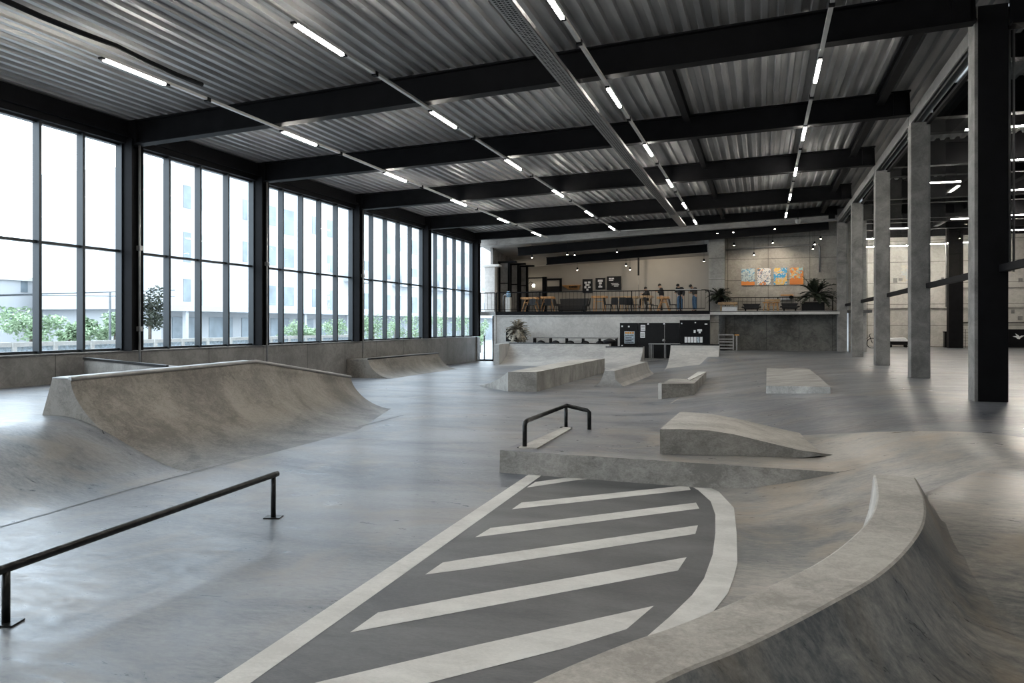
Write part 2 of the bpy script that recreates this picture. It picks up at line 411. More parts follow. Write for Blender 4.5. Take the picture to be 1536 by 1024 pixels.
# ------------------------------------------------------------------ window wall on the left
SILL, TRANS, HEAD = 1.365, 3.82, 6.48
struct(MB().box((-15.4, -8, -.05), (-15.0, 39.6, SILL - .03)).build('wall_left', 'parapet'))
struct(MB().box((-15.42, -8, SILL - .03), (-14.96, 39.6, SILL)).build('trim_3', 'galv', bevel=.005))
bays = [(BL[0], BL[1], 4), (BL[1], BL[2], 4), (BL[2], BL[3], 5), (BL[3], BL[4], 6), (BL[4], BL[5], 4), (BL[5], BL[6], 5), (BL[6], BL[7], 5), (BL[7], BL[8] - .1, 5)]
for k, (a, b, n) in enumerate(bays):
    if k < 2: pass
    w = bpy.data.objects.new('window_%d' % (k + 1), None); COL.objects.link(w); w.location = (-15, a, SILL); struct(w)
    y0, y1 = a + .2, b - .2
    fr = MB()
    for z in (SILL + .03, TRANS, HEAD - .03): fr.box((-15.2, y0, z - .03), (-15.06, y1, z + .03))
    fr.build('window_frame', 'fin', w)
    for j in range(n + 1):
        y = lerp(y0, y1, j / n)
        MB().box((-15.18, y - .035, SILL), (-14.99, y + .035, HEAD)).build('mullion', 'fin', w)
    for j in range(n):
        ya, yb = lerp(y0, y1, j / n) + .035, lerp(y0, y1, (j + 1) / n) - .035
        g = MB()
        for (za, zb) in ((SILL + .06, TRANS - .03), (TRANS + .03, HEAD - .06)):
            g.add([(-15.14, ya, za), (-15.14, yb, za), (-15.14, yb, zb), (-15.14, ya, zb)], [(0, 1, 2, 3)])
        g.build('pane', 'glass', w)
posn = ['', '', 'nearest, left of view', 'left of the photo', 'nearest in view between the first two window bays', 'second from the front', 'third from the front', 'fourth from the front', 'at the far corner by the mezzanine']
for i in range(3, 9):
    t = thing('window_column', 'black steel post in the window wall on the concrete parapet, ' + posn[i], 'column', (-14.95, BL[i], SILL), group='black posts of the window wall')
    h = HEAD + .1
    mb = MB().box((-15.2, BL[i] - .19, SILL), (-14.72, BL[i] - .15, h)).box((-15.2, BL[i] + .15, SILL), (-14.72, BL[i] + .19, h)).box((-15.2, BL[i] - .15, SILL), (-14.9, BL[i] + .15, h))
    mb.build('post', 'steel', t)
    if i in (4, 5, 6):
        MB().tube([(-14.68, BL[i] + .02, .75 if i < 6 else .1), (-14.68, BL[i] + .02, 6.5)], .03, 8).build('downpipe', 'galv', t)
        mb = MB()
        for z in ((3.9, 1.9) if i == 4 else (3.9,)): mb.box((-14.74, BL[i] - .03, z - .06), (-14.62, BL[i] + .07, z + .06))
        mb.build('pipe_bracket', 'galv', t, .01)
# near wall, behind the viewer
struct(MB().box((-15.4, -8.3, -.05), (42, -8, 9.3)).build('wall_near', 'parapet'))

# ------------------------------------------------------------------ right column row, glazing and side hall
CX = 3.46
cpos = ['', '', '', '', 'nearest and darkest', 'second from the front', 'third from the front', 'fourth from the front', 'furthest, against the mezzanine']
for i in range(4, 9):
    y = BR[i] - (.0 if i > 4 else -.0)
    t = thing('concrete_column', 'tall square column of the right hand row, ' + cpos[i], 'column', (CX + .23, y, .7), group='right column row')
    if i == 4:
        MB().box((CX + .02, y + .0, .7), (CX + .47, y + .42, 7.4)).build('steel_face', 'steel', t, .01)
        MB().box((CX - .03, y + .01, .7), (CX + .02, y + .43, 7.4)).build('concrete_face', 'column', t)
    else:
        MB().box((CX, y, .7), (CX + .43, y + .42, 6.94)).build('shaft', 'column', t, .015)
    if i < 8:
        l = thing('lintel', 'galvanised lintel on the right column row, beyond the column ' + cpos[i], 'lintel', (CX, y + .45, 6.9), group='lintels of the right row')
        y2 = BR[i + 1]
        MB().box((CX + .02, y + .45, 7.14), (CX + .28, y2 + .4, 7.2)).box((CX + .02, y + .45, 6.945), (CX + .05, y2 + .4, 7.14)).box((CX + .25, y + .45, 6.945), (CX + .28, y2 + .4, 7.14)).box((CX + .13, y + .45, 6.99), (CX + .17, y2 + .4, 7.14)).build('channel', 'galv', l)
        tr = MB().beam((CX + .38, y + .42, 2.95), (CX + .38, y2, 2.95), .10, .12)
        tag(tr.build('guard_rail', 'steel'), 'dark steel rail at head height, beyond the column ' + cpos[i], 'rail', 'rails of the right column row')
        g = MB().add([(CX + .38, y + .43, 3.02), (CX + .38, y2 - .01, 3.02), (CX + .38, y2 - .01, 6.87), (CX + .38, y + .43, 6.87)], [(0, 1, 2, 3)])
        o = bpy.data.objects.new('window_%d' % (i + 6), None); COL.objects.link(o); o.location = (CX + .38, y, 3); struct(o)
        g.build('pane', 'glass_ar', o)
        MB().box((CX + .34, y + .43, 6.87), (CX + .42, y2 - .01, 6.94)).build('window_frame', 'steel', o)
y = BR[4]
tag(MB().beam((CX + .38, 9.0, 2.95), (CX + .38, y + .05, 2.95), .10, .12).build('guard_rail', 'steel'), 'dark horizontal steel rail running from the nearest column to the frame edge', 'rail', 'rails of the right column row')
tag(MB().tube([(CX + .53, y + .2, 2.9), (CX + .53, y + .2, 7.4)], .03, 8).tube([(CX + .60, y + .2, 2.9), (CX + .60, y + .2, 7.4)], .02, 8).build('conduit', 'galv'), 'slim galvanised conduit running up the nearest dark column', 'pipe')
struct(MB().box((4.8, 50.5, .4), (42, 51, 7.4)).build('wall_back_side_hall', 'block'))
struct(MB().box((41.6, -8, .4), (42, 51, 9.5)).build('wall_right', 'block'))
# free standing black column in the side hall
p = onz(1434, 522, .7); sx = p.x; sy = p.y
t = thing('steel_column', 'black steel column standing alone in the side hall', 'column', (sx, sy, .7))
MB().box((sx - .36, sy, .7), (sx + .36, sy + .5, 7.9)).build('shaft', 'steel', t)
MB().tube([(sx - .46, sy + .1, 3.0), (sx - .46, sy + .1, 7.9)], .04, 8).build('conduit', 'galv', t)
# linear lamps of the side hall
lamps = [(1517, 189, 2.0, 'topmost, right of the nearest column'), (1523, 239, 2.4, 'second down, right of the nearest column'), (1524, 284, 2.8, 'third down, right of the nearest column'),
         (1524, 322, 3.2, 'fourth down, right of the nearest column'), (1531, 344, 1.6, 'lowest, right of the nearest column'), (1409, 273, 1.3, 'highest between the nearest and second columns'),
         (1456, 327, 1.6, 'middle height between the nearest and second columns'), (1404, 365, 1.5, 'low, just right of the second column'), (1452, 363, 1.6, 'low, just left of the nearest column'),
         (1347, 342, 1.6, 'upper of two between the second and third columns'), (1348, 368, 1.8, 'lower of two between the second and third columns'),
         (1299, 358, 1.3, 'upper of two between the third and fourth columns'), (1302, 370, 1.6, 'lower of two between the third and fourth columns')]
for (u, v, L, w_) in lamps:
    q = onz(u, v, 6.9)
    if q.y > 50: q = onY(u, v, 48.5)
    t = thing('linear_lamp', 'glowing linear lamp in the side hall, ' + w_, 'lamp', tuple(q), group='side hall lamps')
    MB().box((q.x - L / 2, q.y - .04, q.z), (q.x + L / 2, q.y + .04, q.z + .05)).build('housing', 'steel', t)
    for sx_ in (-L * .4, L * .4): MB().box((q.x + sx_ - .01, q.y - .01, q.z + .05), (q.x + sx_ + .01, q.y + .01, rz_(q.x + sx_) + BD + .01)).build('hanger', 'steel', t)
    MB().box((q.x - L / 2, q.y - .03, q.z - .03), (q.x + L / 2, q.y + .03, q.z)).build('tube', 'led_dim', t)
struct(MB().box((4.8, 50.4, 7.2), (42, 50.5, 9.7)).build('wall_back_dark_sheet', 'steel'))  # added black sheet: covers the sky gap and keeps the space above dark
for k, (ya_, w_) in enumerate(((17.5, 'first'), (23.6, 'second'), (30.2, 'third'), (36.8, 'fourth'), (43.6, 'fifth'), (46.8, 'sixth'))):
    tag(ibeam(MB(), (4.2, ya_, 7.25), (41, ya_ + 1.2, 7.25), .8, .3).build('darkening_beam', 'steel'), 'added black beam darkening the side hall roof, %s from the front' % w_, 'roof beam', 'side hall darkening beams')  # added beams, there to darken the ceiling between the main ones
for k, xx in enumerate((9.0, 14.0, 19.0, 25.0, 32.0)):
    struct(MB().box((xx - .12, 9, 7.35), (xx + .12, 50, 8.0)).build('trim_%d' % (30 + k), 'steel'))  # added black bars along the roof, darkening it further
yw2 = 50.45
def wallbox(u0, v0, u1, v1, y=yw2): a_, b_ = onY(u0, v1, y), onY(u1, v0, y); return (a_.x, a_.z, b_.x, b_.z)
for (u0, v0, u1, v1, w_) in ((1340, 417, 1346, 424, 'left one, between the second and third columns'), (1348, 417, 1354, 421, 'right one, between the second and third columns'), (1412, 416, 1416, 420, 'between the nearest and second columns'),
                             (1528, 417, 1534, 423, 'upper, right of the nearest column'), (1517, 464, 1522, 470, 'lower left, right of the nearest column'), (1527, 474, 1534, 480, 'lower right, right of the nearest column')):
    x0, z0, x1, z1 = wallbox(u0, v0, u1, v1)
    tag(MB().box((x0, 50.46, z0), (x1, 50.5, z1)).build('wall_mark', 'column'), 'dark graffiti patch on the side hall block wall, ' + w_, 'wall mark', 'marks on the block wall')  # thin dark boxes standing in for graffiti patches
for k, v in enumerate((430, 461, 483)):
    x0, z0, x1, z1 = wallbox(1441, v, 1560, v + (1.8 if k == 0 else .8))
    struct(MB().box((x0 - 20 * (k == 1), 50.42, z0), (x1, 50.5, z1)).build('trim_%d' % (40 + k), 'steel'))
# things standing in the side hall
p = Vector((xat(1421, 49.5), 49.5, .7)); t = thing('waste_bin', 'dark slim bin standing left of the lone black column', 'bin', tuple(p))
MB().box((p.x - .13, p.y, .7), (p.x + .13, p.y + .4, 1.55)).build('bin_body', 'blackboard', t, .02); MB().box((p.x - .15, p.y - .02, 1.55), (p.x + .15, p.y + .42, 1.62)).build('lid', 'steel', t, .01)
p = onz(1348, 521, .7); t = thing('covered_trolley', 'low dark trolley with a pale cover between the second and third columns', 'trolley', tuple(p))
MB().box((p.x - .5, p.y, .85), (p.x + .5, p.y + .6, 1.05)).build('body', 'blackboard', t, .03)
MB().loft([[(p.x - .55, p.y - .03, 1.05), (p.x + .55, p.y - .03, 1.05), (p.x + .55, p.y + .63, 1.05), (p.x - .55, p.y + .63, 1.05)], [(p.x - .5, p.y, 1.22), (p.x + .35, p.y, 1.27), (p.x + .35, p.y + .6, 1.27), (p.x - .5, p.y + .6, 1.22)]]).build('cover', 'paper', t, .02)
for dx in (-.4, .4):
    for dy in (.1, .5): MB().tube([(p.x + dx, p.y + dy - .03, .78), (p.x + dx, p.y + dy + .03, .78)], .08, 12).build('wheel', 'steel', t)
p = onz(1296, 522, .7); t = thing('bicycle', 'dark bicycle leaning in the side hall between the third and fourth columns', 'bicycle', tuple(p))
for dx in (-.42, .42):
    mb = MB(); mb.tube([(p.x + dx + .28 * math.cos(a * PI / 9), p.y, .98 + .28 * math.sin(a * PI / 9)) for a in range(19)], .022, 6); mb.build('wheel', 'steel', t)
MB().tube([(p.x - .42, p.y, .98), (p.x - .1, p.y, .98), (p.x + .28, p.y, 1.38), (p.x - .2, p.y, 1.36), (p.x - .1, p.y, .98)], .02, 6).build('frame', 'steel', t)
MB().tube([(p.x + .42, p.y, .98), (p.x + .27, p.y, 1.45), (p.x + .33, p.y - .2, 1.5)], .018, 6).build('handlebar', 'steel', t)
MB().tube([(p.x - .42, p.y, .98), (p.x - .22, p.y, 1.42)], .018, 6).box((p.x - .33, p.y - .06, 1.42), (p.x - .12, p.y + .06, 1.46)).build('saddle', 'steel', t)
p = Vector((xat(1526, 49.5), 49.5, .7)); t = thing('display_case', 'dark glazed case with a pale bird figure, right of the nearest column', 'case', tuple(p))
MB().box((p.x - .5, p.y, .75), (p.x + .9, p.y + .5, 1.75)).build('case_body', 'steel', t, .02)
bz_ = [(-.28, 1.35), (-.12, 1.30), (-.05, 1.22), (.05, 1.2), (.12, 1.28), (.32, 1.42), (.14, 1.40), (.06, 1.34), (.0, 1.42), (-.16, 1.52), (-.08, 1.38)]
MB().add([(p.x + .05 + a, p.y - .02, b) for a, b in bz_] + [(p.x + .05 + a, p.y - .002, b) for a, b in bz_], [tuple(range(11)), tuple(range(11, 22))[::-1]] + [(i, (i + 1) % 11, 11 + (i + 1) % 11, 11 + i) for i in range(11)]).build('bird_figure', 'paper', t)
p = Vector((xat(1453, 49.5), 49.5, .7)); t = thing('mesh_barrier', 'low wire mesh barrier between the second and nearest columns', 'barrier', tuple(p))
for k in range(7): MB().box((p.x - .5 + k * .17, p.y, .7), (p.x - .485 + k * .17, p.y + .015, 1.75)).build('upright', 'steel', t)
for k in range(7): MB().box((p.x - .5, p.y - .012, .78 + k * .155), (p.x + .53, p.y, .79 + k * .155)).build('wire', 'steel', t)

# ------------------------------------------------------------------ lamp lines and tray in the main hall
lname = ['left most, nearest the windows', 'second from the windows', 'third from the windows, right of the cable tray', 'right most, nearest the columns']
for i, xx in enumerate((-10.65, -6.87, -2.97, 1.03)):
    z = rz_(xx) - .06
    t = thing('light_line', 'long suspended trunking with lit segments, ' + lname[i], 'lamp line', (xx, 5, z), group='ceiling light lines')
    MB().box((xx - .035, -7, z), (xx + .035, 38.6, z + .05)).build('trunking', 'trunking', t)
    for k in range(-3, 6):
        y0 = 10.25 + 5.12 * k
        MB().box((xx - .032, y0, z - .045), (xx + .032, y0 + 1.4, z)).build('light_tube', 'led', t, .01)
        MB().box((xx - .04, y0 + 1.4, z - .03), (xx + .04, y0 + 1.5, z)).build('end_cap', 'steel', t)
        MB().box((xx - .04, y0 - .08, z - .03), (xx + .04, y0, z)).build('end_cap', 'steel', t)
        if k: MB().box((xx - .045, y0 - 2.6, z - .03), (xx + .045, y0 - 2.5, z + .055)).build('clamp', 'steel', t)
xx = -3.65; z = rz_(xx) - .10
t = thing('cable_tray', 'wide perforated galvanised cable tray running under the roof beams', 'cable tray', (xx, 5, z))
MB().box((xx - .16, 6, z), (xx + .16, 38.2, z + .015)).box((xx - .16, 6, z), (xx - .15, 38.2, z + .09)).box((xx + .15, 6, z), (xx + .16, 38.2, z + .09)).build('tray', 'galv', t)
mb = MB()
for k in range(380):
    yy = 7 + k * .07
    for dx in (-.09, -.03, .03, .09): mb.box((xx + dx - .02, yy, z - .003), (xx + dx + .02, yy + .03, z - .001))
s_ = mb.build('perforation', 'steel', t); s_['kind'] = 'stuff'
# cable hung beside the left lamp line
a = [Vector((-10.35, 7.4 + .7 * k, rz_(-10.35) + .10 - .05 * abs(math.sin(k * .8)))) for k in range(8)]
tag(MB().tube(a, .045, 8).build('cable_bundle', 'steel'), 'black cable bundle sagging beside the left lamp line', 'cable')

# ------------------------------------------------------------------ painted floor marking
def drape(mb, px, z=.006, step=.35):
    """polygon from outline points, laid on the floor (cut into a fine grid by triangulation of the outline)"""
    pts = [terr(u, v) for (u, v) in px]
    return pts
def flat_poly(px, z, name, mat, parent):
    pts = [onz(u, v, 0) for (u, v) in px]
    bm = bmesh.new(); vs = [bm.verts.new((p.x, p.y, 0)) for p in pts]
    f = bm.faces.new(vs); bmesh.ops.triangulate(bm, faces=[f])
    for _ in range(5):
        long_ = [e for e in bm.edges if e.calc_length() > .5]
        if not long_: break
        bmesh.ops.subdivide_edges(bm, edges=long_, cuts=1); bmesh.ops.triangulate(bm, faces=bm.faces)
    off = Vector(parent.location)
    for v in bm.verts:
        v.co.z = ground(v.co.x, v.co.y) + z; v.co = v.co - off
    for f in bm.faces:
        f.normal_update()
        if f.normal.z < 0: f.normal_flip()
    me = bpy.data.meshes.new(name); bm.to_mesh(me); bm.free(); me.materials.append(M[mat])
    o = bpy.data.objects.new(name, me); COL.objects.link(o); o.parent = parent; return o
c0 = onz(760, 850, 0)
mk = thing('floor_marking', 'painted floor marking of white stripes on charcoal with a curved white edge', 'floor marking', (c0.x, c0.y, 0))
band_r = [(1018, 719), (1047, 735), (1066, 752), (1073, 772), (1073, 800), (1069, 832), (1056, 868), (1038, 893), (1005, 925), (960, 964), (900, 1010), (760, 1100)]
band_o = [(1040, 720), (1078, 738), (1101, 762), (1105, 800), (1106, 845), (1100, 868), (1092, 890), (1068, 920), (1040, 947), (1003, 985), (950, 1030), (830, 1120)]
Z1, Z2 = .002, .004
field = [(818, 709), (1018, 719)] + band_r[1:] + [(290, 1100), (377, 1024), (662, 821)]
flat_poly(field, Z1, 'charcoal_field', 'paintdark', mk)
flat_poly([(797, 709), (818, 709), (662, 821), (377, 1024), (230, 1130), (165, 1130), (322, 1024), (630, 820)], Z2, 'border_stripe', 'paintwhite', mk)
flat_poly(band_r + band_o[::-1], Z2, 'curved_border', 'paintwhite', mk)
for st in ([(803, 723), (868, 714.3), (915, 715), (860, 721), (790, 731.5)],
           [(782, 754), (1032, 728), (1036, 735), (768, 764)],
           [(736, 792), (1044, 754), (1049, 763), (713, 806)],
           [(664, 844), (700, 838), (1047, 788), (1043, 801), (700, 854), (638, 862)],
           [(567, 919), (700, 894), (1030, 836), (1017, 856), (700, 916), (525, 949)],
           [(475, 1024), (700, 971), (981, 909), (940, 944), (850, 972), (560, 1046), (440, 1060), (380, 1060)]):
    flat_poly(st, Z2, 'stripe', 'paintwhite', mk)

# ------------------------------------------------------------------ curved hip ledge in the right foreground
inn = [(980, 961), (1055, 934), (1130, 902), (1205, 868), (1261, 837), (1299, 801), (1323, 764), (1325, 738), (1320, 714)]
out = [(980, 1015), (1055, 987), (1130, 953), (1205, 914), (1280, 875), (1336, 836), (1370, 800), (1378, 757), (1363, 716)]
LT = .75
A = [onz(u, v, LT) for u, v in inn]; B = [onz(u, v, LT) for u, v in out]
mid = [(a + b) / 2 for a, b in zip(A, B)]
def ext(P, n=6):
    d0 = P[0] - P[1]; d1 = P[1] - P[2]; res = []
    ang = d0.xy.angle_signed(d1.xy) if True else 0
    cur, d = P[0].copy(), d0.normalized() * .42
    for i in range(n):
        d = Matrix.Rotation(.09, 3, 'Z') @ d
        cur = cur + d; res.append(cur.copy())
    return res[::-1] + P
mid = ext(mid); wid = [.165] * 6 + [(a - b).length / 2 for a, b in zip(A, B)]
wid = [.15 + .0 * w for w in wid]
def smooth_path(P, n=6):
    out_ = []
    for i in range(len(P) - 1):
        p0, p1, p2, p3 = P[max(i - 1, 0)], P[i], P[i + 1], P[min(i + 2, len(P) - 1)]
        for k in range(n):
            t = k / n
            out_.append(.5 * ((2 * p1) + (p2 - p0) * t + (2 * p0 - 5 * p1 + 4 * p2 - p3) * t * t + (3 * p1 - p0 - 3 * p2 + p3) * t ** 3))
    return out_ + [P[-1]]
path = smooth_path(mid)
fi = [(0, 0), (.01, -.05), (.03, -.16), (.07, -.30), (.14, -.43), (.26, -.55), (.42, -.65), (.65, -.73), (.95, -.78)]
fo = [(0, 0), (.012, -.02), (.04, -.07), (.08, -.14), (.13, -.22), (.19, -.30), (.26, -.38), (.34, -.45), (.44, -.52), (.55, -.58), (.68, -.64), (.84, -.69), (1.0, -.73), (1.2, -.76), (1.4, -.79), (1.7, -.83)]
top, inner, outer = [], [], []
def smax(a, b, k=.10):
    h = max(k - abs(a - b), 0) / k
    return max(a, b) + h * h * k * .25
def onfloor(p_):
    g_ = ground(p_.x, p_.y)
    return Vector((p_.x, p_.y, smax(p_.z, g_ + .002, .12))) if p_.z > g_ - .12 else Vector((p_.x, p_.y, g_ - .01 - min(.04, .4 * (g_ - .12 - p_.z))))
n = len(path)
for i, p in enumerate(path):
    d = (path[min(i + 1, n - 1)] - path[max(i - 1, 0)]).normalized()
    r = Vector((d.y, -d.x, 0))                       # towards the viewer's right = outer side
    w = .155
    e = 1.0
    fade = min(1, (n - 1 - i) / 14.0)
    inner.append([p - r * (w + a * (.55 + .45 * fade)) + Vector((0, 0, b)) for a, b in fi])
    outer.append([onfloor(p + r * (w + a * (.6 + .4 * fade)) + Vector((0, 0, b))) if a > .1 else p + r * (w + a) + Vector((0, 0, b)) for a, b in fo])
    top.append([p - r * w, p - r * (w - .014) + Vector((0, 0, .008)), p + r * (w - .014) + Vector((0, 0, .008)), p + r * w])
pc = path[n // 2]
lg = thing('curved_ledge', 'long curved concrete ledge sweeping through the right foreground beside the white border', 'ledge', (pc.x, pc.y, 0))
MB().loft(top, closed=False, caps=False).build('ledge_top', 'ledge', lg)
MB().loft(inner, closed=False, caps=False, sm=True).build('inner_face', 'ledge', lg)
MB().loft(outer, closed=False, caps=False, sm=True).build('outer_bank', 'floor', lg)
endp = [q for q in inner[-1][::-1]] + top[-1][1:3] + [q for q in outer[-1]]
MB().add(endp, [list(range(len(endp)))]).build('end_face', 'ramp', lg)

# ------------------------------------------------------------------ low pad, wedge and rails in the middle
P = [terr(750, 708), None, None, None]
zp = .30
q = [onz(750, 675, zp), onz(846, 641, zp), onz(1245, 652, .5), onz(1283, 703.5, .36)]
q[2] = terr(1248, 652) ; q[3] = terr(1283, 703.5)
pd = thing('manual_pad', 'low wide concrete pad behind the striped floor marking', 'pad', (q[0].x + 1.5, q[0].y + 1, 0))
NU, NV = 40, 12; rows = []
for j in range(NV + 1):
    row = []
    for i in range(NU + 1):
        a_, b_ = i / NU, j / NV
        x = lerp(lerp(q[0].x, q[3].x, a_), lerp(q[1].x, q[2].x, a_), b_); y = lerp(lerp(q[0].y, q[3].y, a_), lerp(q[1].y, q[2].y, a_), b_)
        row.append(Vector((x, y, max(zp, ground(x, y) + .004))))
    rows.append(row)
MB().loft(rows, closed=False, caps=False, sm=True).build('pad_top', 'floor', pd)
edge = rows[0]
fr = MB().loft([edge, [Vector((p.x, p.y - .02, ground(p.x, p.y - .02) - .05)) for p in edge]], closed=False, caps=False)
e2 = [r[0] for r in rows]; fr.loft([e2, [Vector((p.x, p.y, -.03)) for p in e2]], closed=False, caps=False)
e3 = rows[-1]; fr.loft([e3, [Vector((p.x, p.y, ground(p.x, p.y) - .03)) for p in e3]], closed=False, caps=False)
fr.build('pad_edge', 'pad', pd)
# raised strip along the left edge of the pad
s0, s1, s2, s3 = onz(778, 672, zp), onz(846, 641.5, zp), onz(858, 643, zp), onz(806, 673.5, zp)
MB().loft([[s0, s1, s2, s3], [p + Vector((0, 0, .018)) for p in (s0, s1, s2, s3)]]).build('curb_strip', 'ledge', pd)
zz = .626; bz = .31
f0 = onz(990, 679.5, bz); yv = Vector((0, 1, 0))
front = [(990, 643.5), (1020, 643.2), (1065, 645.5), (1100, 651), (1150, 663), (1200, 675), (1250, 686.5)]
base = [(990, 679.5), (1020, 680.3), (1065, 681.3), (1100, 682.2), (1150, 683.5), (1200, 685.3), (1250, 687.3)]
rear = [(1020, 617.5), (1042, 618.5), (1072, 621.5), (1105, 627.5), (1145, 637), (1180, 645), (1214, 652)]
bt = []
for (u, v), (ub, vb) in zip(front, base):
    b0 = onz(ub, vb, .31); pz = Vector((b0.x, b0.y, max(zp, ground(b0.x, b0.y)) + .002)); bt.append(pz)
ft = []
for (u, v), b0 in zip(front, bt):
    d = ray(u, v); t = b0.y / d.y; ft.append(Vector((b0.x, b0.y, CAM_H + d.z * t)))
rt = [onz(u, v, f.z) for (u, v), f in zip(rear, ft)]
rb = [Vector((p.x, p.y, min(p.z, max(zp, ground(p.x, p.y)) - .01))) for p in rt]
wg = thing('wedge_ramp', 'concrete wedge with a flat top sloping down to the right, on the low pad', 'ramp', tuple(bt[0]))
k = len(front)
MB().loft([ft, rt], closed=False, caps=False, sm=True).build('sloping_top', 'ledge', wg)
sd = MB().loft([bt, ft], closed=False, caps=False); sd.loft([rt, rb], closed=False, caps=False)
sd.add([bt[0], ft[0], rt[0], rb[0]], [(0, 1, 2, 3)]); sd.add([bt[-1], ft[-1], rt[-1], rb[-1]], [(0, 1, 2, 3)])
sd.build('side_wall', 'pad', wg)
# bent rail on the pad
b1, b2, b3 = onz(787, 671, zp), onz(849, 641, zp), onz(884, 644, zp)
def above(b, v):      # height on the vertical through b that shows at image row v
    zc = -b.x * SY + b.y * CY; return CAM_H + (V_HOR - v) * zc / F_PX
t1, t2, t3 = [Vector((b.x, b.y, above(b, v))) for b, v in ((b1, 632), (b2, 608), (b3, 616))]
rl = thing('bent_rail', 'black bent grind rail on three posts at the left end of the low pad', 'rail', tuple(b1))
c = .05
MB().tube([b1 + Vector((0, 0, .0)), t1 - Vector((0, 0, .06)), t1.lerp(t2, .012) - Vector((0, 0, .02)), t1.lerp(t2, .05), t2, t2.lerp(t3, .92), t3 + Vector((0, 0, -.02)), b3], .033, 12).build('bar', 'railsteel', rl)
MB().tube([b2, t2], .03, 12).build('post', 'railsteel', rl)
for b in (b1, b2): MB().box((b.x - .09, b.y - .06, zp), (b.x + .09, b.y + .06, zp + .012)).build('base_plate', 'railsteel', rl)

# flat rail in the left foreground
b1, b2 = onz(9, 935, 0), onz(410, 776, 0)
t1, t2 = Vector((b1.x, b1.y, above(b1, 852))), Vector((b2.x, b2.y, above(b2, 712)))
rl = thing('flat_rail', 'long low black grind rail in the left foreground', 'rail', tuple(b1))
dv = (t2 - t1)
MB().tube([t1 - dv * .35, t1, t1.lerp(t2, .5), t2, t2 + dv * .022], .031, 14).build('bar', 'railsteel', rl)
for b, t_ in ((b1, t1), (b2, t2)):
    MB().tube([b, t_], .026, 12).build('leg', 'railsteel', rl)
    MB().box((b.x - .085, b.y - .07, 0), (b.x + .085, b.y + .07, .012), .3).build('base_plate', 'railsteel', rl, .003)

# ------------------------------------------------------------------ big quarter pipe on the left
def arc_profile(w, h, n=14):
    """points from the coping (0, h) down to the toe (w, 0), concave"""
    return [(w * (1 - math.cos(PI / 2 * t)) ** .82, h * (1 - math.sin(PI / 2 * t)) ** 1.0) for t in [k / n for k in range(n + 1)]]
ysec = [8.55, 9.2, 10, 11, 12, 12.85, 13.6, 14.4, 15.2, 16.0, 16.5]
rings = []; cop = []; copr = []
for y in ysec:
    t = max(0, (y - 12.85) / 3.65); h = lerp(1.2 + .06 * (y - 8.55) / 4.3 if y < 12.85 else 1.26, .72, t); w = lerp(2.25, 1.1, t)
    xf = -9.5 + .0 * t
    pr = arc_profile(w, h)
    rings.append([Vector((-10.05, y, .62 if y < 16 else .0)), Vector((-9.84, y, h + .015)), Vector((xf - .03, y, h + .01))] + [Vector((xf + a_, y, b_ + .008 * min(1, b_ / .05) - .001)) for a_, b_ in pr] + [Vector((xf + w, y, -.03)), Vector((-10.05, y, -.03))])
    cop.append(Vector((xf - .01, y, h + .015))); copr.append(Vector((-9.84, y, h + .02)))
qp = thing('quarter_pipe', 'long concrete quarter pipe with a steel coping on the left, below the windows', 'ramp', (-9.2, 12.5, 0))
MB().loft(rings, sm=False).build('ramp_body', 'ramp_left', qp)
for p_ in qp.children[0].data.polygons: p_.use_smooth = abs(p_.normal.y) < .5 and p_.normal.x > .05
mb = MB(); mb.tube(cop, .035, 10); mb.build('coping', 'galv', qp)
MB().loft([[a_ + Vector((0, 0, .0)), a_ + Vector((.34, 0, -.004)), a_ + Vector((.34, 0, .012)), a_ + Vector((0, 0, .016))] for a_ in copr]).build('platform_strip', 'galv', qp)
# ledge on the raised deck behind it
a_, b_ = onz(126, 538, 1.22), onz(243, 549.5, 1.22)
d = (b_ - a_).normalized(); r = Vector((-d.y, d.x, 0)) * .3
lb = thing('deck_ledge', 'low concrete ledge with a steel edge on the raised deck behind the long quarter pipe', 'ledge', (a_.x, a_.y, .68))
b_ = b_ + d * .25
MB().loft([[a_, b_, b_ + r, a_ + r], [Vector((p_.x, p_.y, .66)) for p_ in (a_, b_, b_ + r, a_ + r)]]).build('ledge_body', 'ramp', lb)
MB().beam(a_ + Vector((0, 0, .01)), b_ + Vector((0, 0, .01)), .05, .05).build('steel_edge', 'railsteel', lb)

# small quarter pipe against the window wall
def sweep(name, label, cat, A, B, lat, prof, mat='ramp', group=None, cop_at=None, smooth=True, capz=None):
    """prof: closed list of (s, z); swept from A to B; s runs along lat"""
    A, B, lat = Vector(A), Vector(B), Vector(lat).normalized()
    t = thing(name, label, cat, (A.x, A.y, A.z), group=group)
    MB().loft([[P_ + lat * s + Vector((0, 0, z)) for s, z in prof] for P_ in (A, B)], sm=False).build('ramp_body', mat, t)
    if cop_at is not None:
        s, z = cop_at; MB().tube([P_ + lat * s + Vector((0, 0, z)) for P_ in (A, B)], .03, 8).build('coping', 'railsteel', t)
    return t
pr = [(0, -.03), (0, .70)] + [(.9 + a_, b_ + .003) for a_, b_ in arc_profile(.95, .70, 10)] + [(1.85, -.03)]
sweep('quarter_pipe', 'small concrete quarter pipe standing against the window wall parapet', 'ramp', (-14.97, 25.7, 0), (-14.97, 32.3, 0), (1, 0, 0), pr, 'ramp', cop_at=(.9, .71))
